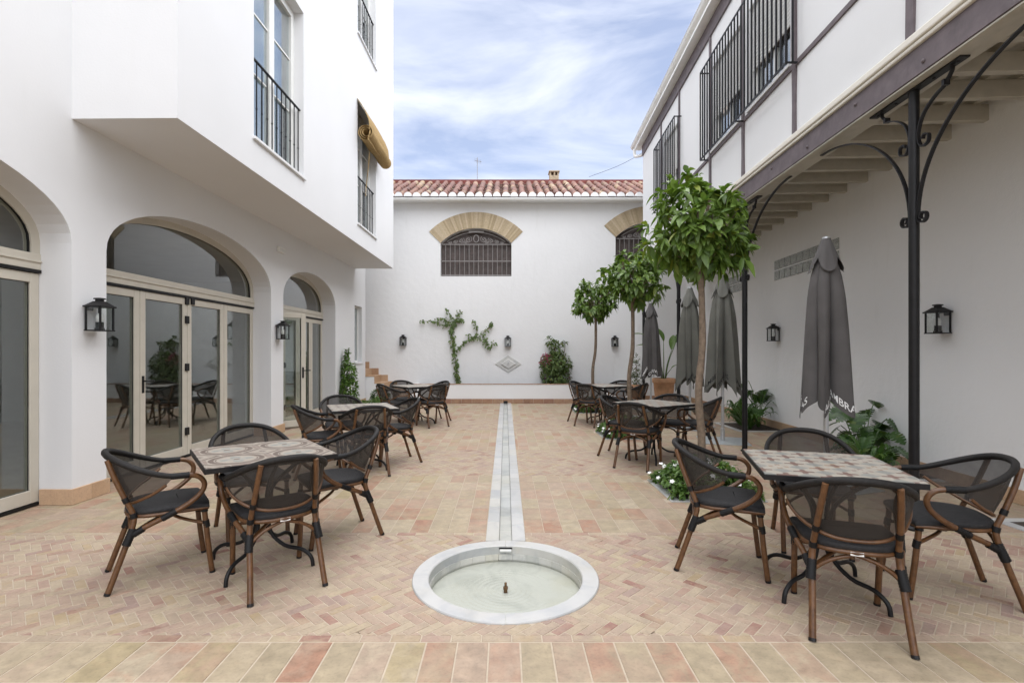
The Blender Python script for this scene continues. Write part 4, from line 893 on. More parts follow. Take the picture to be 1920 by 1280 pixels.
# ------------------------------------------------------------------ chairs and tables
def bind(mb, p, q, r, n=6):
    p, q = Vector(p), Vector(q); pts = []; rs = []
    for k in range(n * 2 + 1):
        pts.append(p.lerp(q, k / (n * 2))); rs.append(r * (1.0 if k % 2 else .93))
    mb.tube(pts, rs, 8)
def make_chair():
    t = empty('bistro_armchair', category='chair', group='bamboo style bistro armchairs', label='x')
    BR = 'bamboo_brown'; S = (-1, 1)
    # rim and lower edge of the back
    def rim(k, n=28):
        a = math.pi * k / n; c = math.cos(a); s = math.sin(a)
        return Vector((-.283 * math.copysign(abs(c) ** .86, c), .05 - .335 * s ** .9, .655 + .137 * s ** 1.25))
    def low(k, n=28):
        a = math.pi * k / n; c = math.cos(a); s = math.sin(a)
        return Vector((-.283 * math.copysign(abs(c) ** .80, c) * (1 - .20 * s), .045 - .222 * s ** .8, .650 - .172 * s ** .62))
    n = 28; rows = 8; mb = MB(); vs_ = []
    for k in range(n + 1):
        a, b = rim(k), low(k)
        for j in range(rows + 1):
            f = j / rows; p = a.lerp(b, f); p.y -= .012 * math.sin(math.pi * f) * math.sin(math.pi * k / n); vs_.append(p)
    q = rows + 1; mb.add(vs_, [(k * q + j, k * q + j + 1, (k + 1) * q + j + 1, (k + 1) * q + j) for k in range(n) for j in range(rows)])
    bk = mb.build('backrest', 'mesh_fabric', t, 70)
    mb = MB(); P = [rim(k) for k in range(n + 1)]; rr = [.0150 + .0045 * math.sin(math.pi * k / n) ** .7 for k in range(n + 1)]
    mb.tube(P, rr, 10); mb.build('rim', 'mesh_wrap', bk, 60)
    mb = MB(); mb.tube([low(k) + Vector((0, -.008 if 4 < k < n - 4 else 0, 0)) for k in range(1, n)], .0095, 7); mb.build('lower_rail', BR, bk, 60)
    for s in S:
        mb = MB(); P = spline([(s * .205, -.272, 0), (s * .195, -.215, .17), (s * .187, -.160, .34), (s * .180, -.148, .43), (s * .173, -.188, .53), (s * .162, -.238, .66), (s * .150, -.272, .768)], 4)
        mb.tube(P, [.0165] * 12 + [.015] * (len(P) - 12), 9); lg = mb.build('rear_leg', BR, t, 60)
        mb = MB(); mb.tube([(s * .2053, -.2735, 0), (s * .2045, -.2685, .014)], .0174, 9); mb.build('foot_cap', 'black_plastic', lg, 40)
        mb = MB(); P = spline([(s * .203, .258, 0), (s * .205, .238, .16), (s * .206, .222, .32), (s * .206, .212, .425)], 4); mb.tube(P, .0165, 9); lg = mb.build('front_leg', BR, t, 60)
        mb = MB(); mb.tube([(s * .2029, .2588, 0), (s * .2031, .257, .014)], .0174, 9); mb.build('foot_cap', 'black_plastic', lg, 40)
        mb = MB(); P = spline([(s * .283, .045, .655), (s * .284, .12, .652), (s * .282, .175, .635), (s * .278, .205, .59), (s * .272, .190, .535), (s * .262, .125, .475), (s * .240, .02, .415), (s * .212, -.08, .365), (s * .192, -.155, .325)], 5)
        mb.tube(P, .0155, 9); ar = mb.build('arm', BR, t, 60)
        mb = MB(); bind(mb, (s * .283, .03, .6555), (s * .284, .125, .652), .020, 10); mb.build('arm_wrap', 'chair_binding', ar, 60)
        for p_, q_, r_, n_ in (((s * .197, -.185, .265), (s * .186, -.150, .355), .024, 7), ((s * .193, -.150, .322), (s * .206, -.10, .352), .021, 4), ((s * .1805, -.145, .415), (s * .1795, -.152, .445), .020, 3), ((s * .1745, -.180, .51), (s * .1725, -.192, .54), .0185, 3),
                ((s * .205, .228, .295), (s * .206, .221, .34), .020, 4), ((s * .206, .214, .395), (s * .206, .212, .438), .022, 4), ((s * .250, .062, .437), (s * .232, -.01, .398), .020, 4)):
            mb = MB(); bind(mb, p_, q_, r_, n_); mb.build('joint_binding', 'chair_binding', t, 60)
    for s in S:
        mb = MB(); mb.tube(spline([(s * .204, .222, .318), (s * .10, .09, .352), (0, .02, .372 + s * .011), (-s * .10, -.07, .352), (-s * .188, -.165, .318)], 4), .0105, 7); mb.build('stretcher', BR, t, 60)
    mb = MB(); bind(mb, (-.03, .02, .372), (.03, .02, .372), .024, 3); mb.build('cross_binding', 'chair_binding', t, 60)
    for s in S:
        mb = MB(); mb.tube(spline([(s * .19, -.16, .30), (s * .11, -.165, .365), (0, -.16, .405)], 4), .010, 7); mb.build('rear_brace', BR, t, 60)
    # seat
    def outline(sc_):
        P = []
        for k in range(13): a = math.pi + math.pi * k / 12; P.append((.215 * sc_ * math.copysign(abs(math.cos(a)) ** .7, math.cos(a)), -.02 + .165 * sc_ * math.sin(a)))
        P += [(.222 * sc_, .10), (.228 * sc_, .235 * sc_), (.10, .248 * sc_), (-.10, .248 * sc_), (-.228 * sc_, .235 * sc_), (-.222 * sc_, .10)]
        return P
    mb = MB(); rings = [(1.0, .432), (1.02, .442), (1.015, .456), (.95, .466), (.70, .470), (.35, .466)]; N = len(outline(1)); vs_ = []
    for sc_, z in rings:
        for x, y in outline(sc_): vs_.append((x, y, z - (.020 * max(0, (y - .19) / .06) if sc_ > .9 else 0) - .012 * max(0, -y)))
    fs = [(i * N + k, i * N + (k + 1) % N, (i + 1) * N + (k + 1) % N, (i + 1) * N + k) for i in range(len(rings) - 1) for k in range(N)] + [tuple(range((len(rings) - 1) * N, len(rings) * N)), tuple(range(N - 1, -1, -1))]
    mb.add(vs_, fs).build('seat', 'seat_fabric', t, 50)
    mb = MB(); P = [(x * .98, y * .98, .422 - .012 * max(0, -y)) for x, y in outline(1.0)]; mb.tube(P + [P[0]], .0125, 7, cap=False); mb.build('seat_frame', BR, t, 60)
    MB().box(-.028, .028, -.1905, -.1855, .408, .426).build('maker_tag', 'plate_white', t)
    return t
ch0 = make_chair()
CH = [((-2.198, 3.27), 37.3, 'brown and black armchair seen from its side, left of the front left table'),
  ((-1.41, 3.16), 127.7, 'armchair with its back to the viewer at the front left table'),
  ((-1.287, 3.93), 216.6, 'armchair on the aisle side of the front left table'),
  ((-2.0, 4.03), -52, 'armchair behind the front left table, only its dark back showing'),
  ((-2.14, 5.88), 25, 'armchair on the door side of the middle left table'),
  ((-1.61, 5.93), 115, 'armchair with its back to the viewer at the middle left table'),
  ((-1.41, 6.56), 210, 'armchair on the aisle side of the middle left table'),
  ((-2.2, 6.89), 295, 'armchair behind the middle left table, facing the viewer'),
  ((-2.15, 9.78), 38, 'armchair at the left of the far left table, before the green shrub'),
  ((-1.39, 9.72), 125, 'armchair with its back to the viewer at the far left table'),
  ((-1.46, 10.47), 215, 'armchair at the aisle side of the far left table'),
  ((-2.1, 10.6), -60, 'armchair behind the far left table, nearest the stairs'),
  ((1.42, 3.39), -19.3, 'armchair left of the front right table, beside the white flower bed'),
  ((1.777, 2.667), 69.3, 'nearest armchair of all, back to the viewer at the front right table'),
  ((2.60, 3.02), 162, 'armchair at the far right edge of the picture, at the front right table'),
  ((2.22, 3.74), 249.5, 'armchair behind the front right table, below the nearest umbrella'),
  ((1.63, 6.30), 56.6, 'armchair with its back to the viewer at the middle right table'),
  ((1.59, 6.96), -31.6, 'armchair on the aisle side of the middle right table'),
  ((2.24, 7.08), 236, 'armchair behind the middle right table, in front of the umbrella poles'),
  ((2.60, 6.92), 150, 'armchair right of the middle right table, behind the largest tree trunk'),
  ((1.63, 9.80), 54, 'armchair with its back to the viewer at the far right table'),
  ((1.60, 10.42), -33, 'armchair on the aisle side of the far right table'),
  ((2.30, 10.62), 228, 'armchair behind the far right table'),
  ((2.47, 10.0), 146, 'armchair right of the far right table, behind the middle tree trunk')]
for i, ((x, y), a, lab) in enumerate(CH):
    o = ch0 if i == 0 else copy_tree(ch0); o.location = (x, y, .001); o.rotation_euler = (0, 0, R(a - 90)); o['label'] = lab
def make_table():
    t = empty('bistro_table', category='table', group='square tiled bistro tables', label='x'); h = .378
    MB().box(-h, h, -h, h, .708, .7375).build('table_edge', 'black_iron', t, bevel=.002)
    top = MB().box(-h + .006, h - .006, -h + .006, h - .006, .7376, .741).build('table_top', 'hydraulic_tile', t)
    m = MB(); m.box(-.26, .26, -.02, .02, .694, .7075); m.box(-.02, .02, -.26, .26, .680, .6935); m.build('cross_bar', 'black_iron', t)
    for k in range(4):
        a = math.pi / 4 + k * math.pi / 2; c, s = math.cos(a), math.sin(a); m = MB()
        m.tube(spline([(.30 * c, .30 * s, .70), (.18 * c, .18 * s, .62), (.07 * c, .07 * s, .50), (.045 * c, .045 * s, .36), (.06 * c, .06 * s, .21), (.16 * c, .16 * s, .125), (.28 * c, .28 * s, .105), (.345 * c, .345 * s, .06), (.36 * c, .36 * s, .0)], 4), .0125, 8); m.build('leg', 'black_iron', t, 60)
    m = MB(); m.lathe([(.066, .335), (.066, .385)], 16); m.build('collar', 'black_iron', t, 40)
    return t
tb0 = make_table()
TB = [((-1.62, 3.41), 37, 0, 'square table with grey circle pattern tiles, front left'), ((-1.745, 6.20), 24, 1, 'square mosaic topped table in the middle of the left side'), ((-1.75, 10.08), 38, 1, 'square table farthest back on the left, before the stairs'),
  ((1.87, 3.03), -16.5, 1, 'square table with brown and grey star mosaic top, front right'), ((1.93, 6.66), 33, 1, 'square mosaic topped table by the largest orange tree'), ((1.98, 10.15), 30, 1, 'square table farthest back on the right, between two orange trees')]
top2 = None
for i, ((x, y), a, k, lab) in enumerate(TB):
    o = tb0 if i == 0 else copy_tree(tb0); o.location = (x, y, .001); o.rotation_euler = (0, 0, R(a)); o['label'] = lab
    if k:
        for chd in o.children:
            if chd.name.startswith('table_top'):
                if top2 is None: top2 = chd.data.copy(); top2.materials.clear(); top2.materials.append(M['mosaic_tile'])
                chd.data = top2

# ------------------------------------------------------------------ parasols
def text_polys(body):
    cu = bpy.data.curves.new('lettering', 'FONT'); cu.body = body; cu.size = 1.0; cu.resolution_u = 3; cu.offset = .012
    o = bpy.data.objects.new('lettering', cu); COL.objects.link(o)
    dg = bpy.context.evaluated_depsgraph_get(); me = bpy.data.meshes.new_from_object(o.evaluated_get(dg)); bpy.data.objects.remove(o)
    bm = bmesh.new(); bm.from_mesh(me); bmesh.ops.triangulate(bm, faces=bm.faces)
    for _ in range(3):
        es = [e for e in bm.edges if e.calc_length() > .16]
        if not es: break
        bmesh.ops.subdivide_edges(bm, edges=es, cuts=1); bmesh.ops.triangulate(bm, faces=bm.faces)
    vs_ = [tuple(v.co) for v in bm.verts]; bm.verts.index_update(); fs = [tuple(v.index for v in f.verts) for f in bm.faces]; bm.free(); bpy.data.meshes.remove(me); return vs_, fs
TXT = {b: text_polys(b) for b in ('CERVEZAS', 'ALHAMBRA')}
def parasol(loc, rz, seed, cloth, printm, label, top=2.60, flare=1.0):
    rnd_ = random.Random(seed); t = empty('closed_parasol', (loc[0], loc[1], 0), rz, label=label, category='parasol', group='closed parasols in a row')
    NF = 6; ph = [rnd_.uniform(-.4, .4) for _ in range(NF)]; am = [rnd_.uniform(.72, 1.15) for _ in range(NF)]; hz = [rnd_.uniform(-.05, .05) for _ in range(NF)]
    prof = [(0, .055), (.09, .095), (.16, .138), (.3, .180), (.5, .212), (.75, .242), (1.0, .272)]
    ZT, ZH = top - .10, .73
    def r0(v):
        for (a, ra), (b, rb_) in zip(prof, prof[1:]):
            if v <= b: return (ra + (rb_ - ra) * (v - a) / (b - a)) * flare
        return prof[-1][1] * flare
    def lobe(th):
        f = (th / (2 * math.pi) * NF) % NF; i = int(f); g = f - i
        A = am[i]; x = math.sin(math.pi * (g + .07 * math.sin(2 * math.pi * g + ph[i] * 12))); return i, g, min(1.0, A * (abs(x) ** .75))
    def hem(th):
        i, g, w = lobe(th); return ZH + hz[i] * math.sin(math.pi * g) + .20 * (1 - w) ** .8 + .035 * math.sin(5 * th + seed) + .02 * math.sin(11 * th + seed * 2)
    def S(th, v, off=0.0):
        i, g, w = lobe(th); zz = ZT + (hem(th) - ZT) * v; depth = .20 + .48 * min(1, v * 1.4)
        r = r0(v) * (1 - depth * (1 - w)) + off; sw = .22 * v * math.sin(math.pi * g * 2) + .10 * v
        return Vector((r * math.cos(th + sw), r * math.sin(th + sw), zz))
    NT_, NV = 196, 22; mb = MB(); mb.add([S(2 * math.pi * k / NT_, j / NV) for j in range(NV + 1) for k in range(NT_)], [(j * NT_ + k, (j + 1) * NT_ + k, (j + 1) * NT_ + (k + 1) % NT_, j * NT_ + (k + 1) % NT_) for j in range(NV) for k in range(NT_)])
    can = mb.build('canopy', cloth, t, 60)
    # lettering printed round the hem
    mb = MB(); H = 400; tab = [0.0]; prev = S(0, .95)
    for k in range(1, H + 1):
        p = S(2 * math.pi * k / H, .95); tab.append(tab[-1] + (p - prev).length); prev = p
    per = tab[-1]
    def th_at(s):
        s %= per; lo, hi = 0, H
        while hi - lo > 1:
            m_ = (lo + hi) // 2
            if tab[m_] <= s: lo = m_
            else: hi = m_
        return 2 * math.pi * (lo + (s - tab[lo]) / max(1e-6, tab[hi] - tab[lo])) / H
    size = .104
    for i in range(4):
        v_, f_ = TXT['ALHAMBRA' if i % 2 == 0 else 'CERVEZAS']; s0 = per * (i + .11 * seed) / 4; out = []
        for x, y, _ in v_:
            th = th_at(s0 + x * size); v = 1 - (.05 + y * size) / (ZT - hem(th)); out.append(S(th, v, .0045))
        MB().add(out, f_).build('lettering', printm, can)
    # vent flap
    NC = 96; mb = MB(); vs_ = []
    for j in range(7):
        v = j / 6
        for k in range(NC):
            th = 2 * math.pi * k / NC; w = abs(math.sin(th * 2 + seed)) ** .8; w2 = .5 + .5 * math.sin(9 * th + seed); r = (.042 + .128 * v ** 1.15) * (1 - .22 * v * (1 - w)) * (1 - .10 * v * w2); z = top - .015 - (.28 + .16 * (w - .5) * v) * v; vs_.append((r * math.cos(th), r * math.sin(th), z))
    mb.add(vs_, [(j * NC + k, (j + 1) * NC + k, (j + 1) * NC + (k + 1) % NC, j * NC + (k + 1) % NC) for j in range(6) for k in range(NC)]); mb.build('vent_flap', cloth, t, 60)
    MB().lathe([(.042, top - .02), (.040, top), (.015, top + .012), (.002, top + .014)], 18).build('finial', 'alu', t, 40)
    MB().lathe([(.024, .012), (.024, top - .03)], 14).build('pole', 'alu', t, 40)
    m = MB(); m.box(-.36, .36, -.36, .36, 0, .012); b_ = m.build('base_plate', 'steel_plate', t, bevel=.003); MB().lathe([(.034, .0122), (.034, .20), (.026, .205)], 14).build('socket', 'alu', b_, 40)
    return t
parasol((3.355, 5.36), R(20), 3, 'canvas_taupe', 'print_white', 'nearest closed parasol, taupe cloth with white lettering, before the right wall', 2.60, 1.06)
parasol((3.42, 8.07), R(75), 5, 'canvas_green', 'print_black', 'closed greenish grey parasol with black lettering, right of the largest tree trunk', 2.62, 1.08)
parasol((3.42, 9.50), R(140), 8, 'canvas_green', 'print_black', 'closed greenish grey parasol with black lettering, left of the largest tree trunk', 2.60)
parasol((3.52, 12.4), R(200), 13, 'canvas_taupe', 'print_white', 'farthest closed parasol, taupe cloth with white lettering, by the terracotta pots', 2.60)

# ------------------------------------------------------------------ planting
def add_leaf(mb, p, d, nrm, L, W, fold=.25, droop=.25):
    d = d.normalized(); s = d.cross(nrm)
    if s.length < 1e-4: s = d.cross(Vector((1, 0, 0)))
    s.normalize(); n = s.cross(d); vs_ = [p]; fs = []
    for t, w in ((.28, .40), (.58, .5), (.82, .30)):
        c = p + d * (L * t) - Vector((0, 0, 1)) * (droop * L * t * t); vs_ += [c - s * (w * W) + n * (fold * w * W), c, c + s * (w * W) + n * (fold * w * W)]
    vs_.append(p + d * L - Vector((0, 0, 1)) * (droop * L)); fs = [(0, 2, 1), (0, 3, 2), (1, 2, 5, 4), (2, 3, 6, 5), (4, 5, 8, 7), (5, 6, 9, 8), (7, 8, 10), (8, 9, 10)]
    mb.add(vs_, fs)
def rv(rn): 
    while True:
        v = Vector((rn.uniform(-1, 1), rn.uniform(-1, 1), rn.uniform(-1, 1)))
        if .05 < v.length < 1: return v
def orange_tree(x, y, zc, rx, rz, seed, label, ncl, leafL, lean=(0, 0)):
    rn = random.Random(seed); t = empty('orange_tree', (x, y, 0), 0, label=label, category='tree', group='clipped orange trees')
    top = Vector((lean[0], lean[1], zc - rz * .55)); pts = spline([(0, 0, -.02), (.015, .01, .5), (-.02 + lean[0] * .4, .0, 1.0), (.02 + lean[0] * .7, lean[1] * .6, 1.5), tuple(top)], 6)
    mb = MB(); mb.tube(pts, [.042 - .012 * k / (len(pts) - 1) + rn.uniform(-.002, .002) for k in range(len(pts))], 10); tr = mb.build('trunk', 'bark', t, 70)
    br = MB(); lv = MB(); C = Vector((lean[0], lean[1], zc)); lumps = [(rv(rn).normalized(), rn.uniform(.75, 1.15)) for _ in range(14)]
    for k in range(9):
        a = rn.uniform(0, 6.28); e = top + Vector((math.cos(a) * rx * .55, math.sin(a) * rx * .55, rn.uniform(.25, 1.0) * rz)); mid = top.lerp(e, .45) + Vector((0, 0, -.02)) + rv(rn) * .05
        br.tube(spline([top - Vector((0, 0, .05)), mid, e], 4), [.022 - .0014 * q for q in range(9)], 6)
    for k in range(ncl):
        v = rv(rn).normalized(); sc_ = max(m_ * max(0, v.dot(l_)) ** 4 for l_, m_ in lumps); rad = (.58 + .42 * sc_) * rn.uniform(.45, 1.04) ** .55
        if v.z < -.6: rad *= .82
        p = C + Vector((v.x * rx, v.y * rx, v.z * rz)) * rad
        if rn.random() < .35: br.tube([top.lerp(p, .35) + rv(rn) * .04, p], [.006, .003], 4)
        ax = (v + Vector((0, 0, .5)) + rv(rn) * .6).normalized()
        for q in range(rn.randint(7, 11)):
            d = (ax * rn.uniform(.1, .8) + rv(rn).normalized() * .9 + Vector((0, 0, -.12))).normalized()
            L = leafL * rn.uniform(.7, 1.2); add_leaf(lv, p + rv(rn) * .03, d, (ax + Vector((0, 0, .8)) + rv(rn) * .3).normalized(), L, L * rn.uniform(.42, .52), .3, rn.uniform(.15, .75))
    br.build('branches', 'bark', t); lv.build('crown', 'orange_leaf', t, 80)
orange_tree(1.98, 5.2, 2.64, .555, .66, 31, 'largest, nearest clipped orange tree with a round leafy crown', 195, .125, (0, 0))
orange_tree(2.08, 8.63, 2.62, .62, .58, 37, 'middle of the three clipped orange trees in the row', 180, .12, (.06, 0))
orange_tree(2.05, 12.1, 2.58, .60, .58, 41, 'farthest and smallest looking clipped orange tree', 170, .12, (.08, 0))

def bed(x0, x1, y0, y1, name, label, flowers, seed, open_right=False):
    rn = random.Random(seed); w = .09; t = empty(name, ((x0 + x1) / 2, (y0 + y1) / 2, 0), 0, label=label, category='flower bed' if flowers else 'planting bed'); cx, cy = (x0 + x1) / 2, (y0 + y1) / 2
    a, b, c, d = x0 - cx, x1 - cx, y0 - cy, y1 - cy
    MB().box(a, b, c, c + w, -.004, .008).build('marble_slab', 'marble', t, bevel=.002); MB().box(a, b, d - w, d, -.004, .008).build('marble_slab', 'marble', t, bevel=.002)
    MB().box(a, a + w, c + w + .001, d - w - .001, -.004, .008).build('marble_slab', 'marble', t, bevel=.002)
    if not open_right: MB().box(b - w, b, c + w + .001, d - w - .001, -.004, .008).build('marble_slab', 'marble', t, bevel=.002)
    MB().box(a + w, b - (0 if open_right else w), c + w, d - w, -.004, .0065).build('soil', 'soil', t)
    if flowers:
        lv = MB(); fl = MB()
        for k in range(800):
            x, y = rn.uniform(a + .03, b - .03), rn.uniform(c + .03, d - .03); h = .03 + .27 * max(0, 1 - (abs(x) / (b * 1.02)) ** 3) * max(0, 1 - (abs(y) / (d * 1.02)) ** 3) * rn.uniform(.3, 1.1)
            p = Vector((x, y, h)); ax = Vector((x * 1.2, y * 1.2, .5)).normalized()
            for q in range(4): add_leaf(lv, p, (ax * .5 + rv(rn).normalized()).normalized(), Vector((0, 0, 1)), rn.uniform(.04, .075), rn.uniform(.022, .034), .2, .35)
            if rn.random() < .055:
                f0 = p + Vector((x * .08, y * .08, .03)); nn = (Vector((x, y - .5, .7)) + rv(rn) * .4).normalized(); u = nn.orthogonal().normalized(); v = nn.cross(u)
                for q in range(5):
                    an = q * 1.2566; e = u * math.cos(an) + v * math.sin(an); g_ = u * math.cos(an + 1.57) + v * math.sin(an + 1.57); fl.add([f0, f0 + e * .013 + g_ * .011, f0 + e * .026 + nn * .002, f0 + e * .013 - g_ * .011], [(0, 1, 2, 3)])
        lv.build('foliage', 'bed_leaf', t, 80, kind='stuff'); fl.build('flowers', 'white_flower', t, kind='stuff')
    return t
bed(*BEDS[0], 'flower_bed', 'white flowering bed in a marble frame under the largest tree', True, 51); bed(*BEDS[1], 'flower_bed', 'white flowering bed in a marble frame under the middle tree', True, 52); bed(*BEDS[2], 'flower_bed', 'white flowering bed under the farthest tree', True, 53)
bed(*WBEDS[0], 'planting_bed', 'marble framed empty bed at the right edge of the picture', False, 54, True); bed(*WBEDS[1], 'planting_bed', 'marble framed bed against the right wall behind the nearest parasol', False, 55, True); bed(*WBEDS[2], 'planting_bed', 'marble framed bed against the right wall behind the second parasol', False, 56, True)

def monstera_mesh(L):
    mb = MB(); outline = []
    tips = [(.30, .0), (.46, .14), (.50, .30), (.47, .47), (.40, .64), (.27, .82), (0, 1.0)]; mid = [(0, .08), (0, .22), (0, .36), (0, .50), (0, .64), (0, .80), (0, 1.0)]
    def P(x, y): return (x * L, y * L, -.22 * L * y * y - .25 * L * x * x + .12 * abs(x) * L)
    for s in (-1, 1):
        for i in range(6):
            m0, m1 = mid[i], mid[i + 1]; t0, t1 = tips[i], tips[i + 1]; k = .40; in0 = (m0[0] + (t0[0] - m0[0]) * k, m0[1] + (t0[1] - m0[1]) * k); in1 = (m1[0] + (t1[0] - m1[0]) * k, m1[1] + (t1[1] - m1[1]) * k)
            ta = (t0[0] * .93 + t1[0] * .07, t0[1] * .80 + t1[1] * .20); tb_ = (t0[0] * .25 + t1[0] * .75, t0[1] * .20 + t1[1] * .80)
            mb.add([P(s * m0[0], m0[1]), P(s * in0[0], in0[1]), P(s * ta[0], ta[1]), P(s * tb_[0], tb_[1]), P(s * in1[0], in1[1]), P(s * m1[0], m1[1])], [(0, 1, 4, 5) if s > 0 else (5, 4, 1, 0), (1, 2, 3, 4) if s > 0 else (4, 3, 2, 1)])
    me = mb.mesh('leaf'); return me
MON = monstera_mesh(1.0)
def monstera(x, y, label, n, hmax, spread, seed):
    rn = random.Random(seed); t = empty('monstera_plant', (x, y, .007), 0, label=label, category='plant'); 
    for k in range(n):
        a = rn.uniform(-.5, 6.78); r = spread * rn.uniform(.3, 1.0); h = hmax * rn.uniform(.35, 1.0); e = Vector((math.cos(a) * r, math.sin(a) * r * 1.1, h)); e.x = min(e.x, 4.40 + .05 * (y) - x)
        st_ = MB(); st_.tube(spline([(e.x * .1, e.y * .1, 0), (e.x * .5, e.y * .5, h * .7), tuple(e)], 4), .006, 5); so = st_.build('stem', 'strap_leaf', t)
        lo = link('leaf', MON, 'monstera_leaf', t, loc=e, rot=(R(rn.uniform(-50, -5)), R(rn.uniform(-25, 25)), math.atan2(e.y, e.x) - R(90) + rn.uniform(-.7, .7)))
        s_ = rn.uniform(.17, .27); lo.scale = (s_, s_, s_)
def strap_mesh():
    mb = MB(); n = 7; vs_ = []
    for k in range(n + 1):
        t = k / n; y = math.sin(t * 1.45) * .62; z = t * .92 - .66 * t ** 2.5; w = .030 * math.sin(math.pi * min(1, .12 + t * .88)) ** .7; vs_ += [(-w, y, z + w * .35), (0, y, z), (w, y, z + w * .35)]
    fs = [(3 * k + j, 3 * k + j + 1, 3 * k + 4 + j, 3 * k + 3 + j) for k in range(n) for j in range(2)]; return mb.add(vs_, fs).mesh('leaf', 60)
STR = strap_mesh()
def strap_plant(x, y, label, n, size, seed):
    rn = random.Random(seed); t = empty('strap_leaf_plant', (x, y, .007), 0, label=label, category='plant')
    for k in range(n):
        lo = link('leaf', STR, 'strap_leaf', t, loc=(rn.uniform(-.05, .05), rn.uniform(-.08, .08), 0), rot=(R(rn.uniform(-12, 28)), R(rn.uniform(-8, 8)), rn.uniform(0, 6.28))); s_ = size * rn.uniform(.6, 1.15); lo.scale = (s_ * 1.15, s_ * rn.uniform(.5, 1.0), s_ * rn.uniform(.8, 1.2))
monstera(4.50, 6.45, 'split leaf plant against the right wall behind the nearest parasol', 26, .78, .42, 61)
monstera(4.30, 6.05, 'low split leaf plant directly under the nearest parasol', 16, .5, .3, 66)
strap_plant(4.12, 5.80, 'strap leaved plant by the right wall left of the nearest column', 46, .72, 62); 
strap_plant(4.42, 9.35, 'strap leaved clump by the right wall behind the second parasol', 70, .85, 64); strap_plant(4.55, 9.85, 'strap leaved clump at the back of the second wall bed', 50, .8, 67)
monstera(4.72, 9.55, 'split leaf plant rising behind the strap leaves at the right wall', 12, .95, .34, 65)

def pot(x, y, r, h, label):
    t = empty('terracotta_pot', (x, y, 0), 0, label=label, category='pot')
    MB().lathe([(r * .66, 0), (r * .72, h * .1), (r * .86, h * .45), (r * .95, h * .82), (r * 1.0, h * .84), (r * 1.06, h * .86), (r * 1.08, h * .97), (r * 1.02, h), (r * .94, h), (r * .92, h * .9)], 28, cap=False).build('pot_wall', 'terracotta_pot', t, 40); MB().lathe([(r * .93, h * .9), (.01, h * .92)], 20).build('soil', 'soil', t)
    return t
pot(4.02, 13.0, .27, .74, 'large terracotta pot holding the paddle leaf plant'); pot(3.62, 14.15, .20, .50, 'smaller terracotta pot holding the small leaved shrub')
def paddle(x, y, z):
    rn = random.Random(5); t = empty('paddle_leaf_plant', (x, y, z), 0, label='tall plant with broad paddle leaves in the large terracotta pot', category='plant')
    n = 9; mb = MB(); vs_ = []
    for k in range(n + 1):
        tt = k / n; w = .17 * math.sin(math.pi * (tt * .94 + .03)) ** .75; y_ = tt; zz = -.28 * tt * tt; vs_ += [(-w, y_, zz + w * .45), (0, y_, zz), (w, y_, zz + w * .45)]
    lm = mb.add(vs_, [(3 * k + j, 3 * k + j + 1, 3 * k + 4 + j, 3 * k + 3 + j) for k in range(n) for j in range(2)]).mesh('leaf', 60)
    for (dx, dy, h, s_, tilt, rz) in ((.16, -.12, .78, .50, 62, -25), (-.42, -.1, .88, .30, 15, 80), (-.46, .05, 1.15, .34, 20, 70), (.30, .0, .95, .50, 55, -50), (.02, .1, 1.0, .45, 65, 20), (-.15, -.1, .55, .4, 50, 40), (.22, .1, .30, .22, 40, -70)):
        m = MB(); P = spline([(dx * .08, dy * .08, -.05), (dx * .4, dy * .4, h * .5), (dx, dy, h)], 5); m.tube(P, [.014 - .0007 * i for i in range(len(P))], 6); m.build('stalk', 'paddle_leaf', t, 60)
        lo = link('leaf', lm, 'paddle_leaf', t, loc=(dx, dy, h), rot=(R(tilt), 0, R(rz))); lo.scale = (s_, s_, s_)
paddle(4.02, 13.0, .68)
def bush(name, label, x, y, z, shapes, leaf, L, n, seed, cat='shrub', stems=None, fl=None, droop=.3, wall=None):
    rn = random.Random(seed); t = empty(name, (x, y, z), 0, label=label, category=cat); lv = MB(); sm = MB(); pk = MB()
    for (cx, cy, cz, rx, ry, rz, k) in shapes:
        for q in range(int(n * k)):
            v = rv(rn); v = v.normalized() * v.length ** .4; p = Vector((cx + v.x * rx, cy + v.y * ry, cz + v.z * rz))
            if wall is not None and p.y > wall: p.y = wall - rn.uniform(0, .03)
            for w in range(3): add_leaf(lv, p + rv(rn) * L * .4, (v * .6 + rv(rn)).normalized(), (v + Vector((0, 0, .9))).normalized(), L * rn.uniform(.7, 1.2), L * rn.uniform(.4, .6), .2, droop)
            if fl and (Vector((p.x - fl[0], 0, p.z - fl[1])).length < fl[2]) and rn.random() < .9 or (fl and rn.random() < .03):
                for w in range(4): add_leaf(pk, p + v * .03 + rv(rn) * .03, rv(rn).normalized(), rv(rn).normalized(), .035, .028, .1, .1)
    for P in (stems or []): sm.tube(spline(P, 4), [.014 - .008 * i / (4 * (len(P) - 1)) for i in range(4 * (len(P) - 1) + 1)], 6)
    if stems: sm.build('stem', 'vine_bark', t, 60)
    lv.build('foliage', leaf, t, 80)
    if fl: pk.build('flowers', 'pink_flower', t)
    return t
bush('olive_shrub', 'small leaved grey green shrub in the smaller terracotta pot', 3.62, 14.15, .46, [(0, 0, .22, .16, .16, .22, .5), (-.03, 0, .5, .12, .12, .25, .4), (0, 0, .75, .07, .07, .15, .15)], 'olive_leaf', .05, 170, 71, stems=[[(0, 0, 0), (.01, 0, .3), (-.02, 0, .7)]])
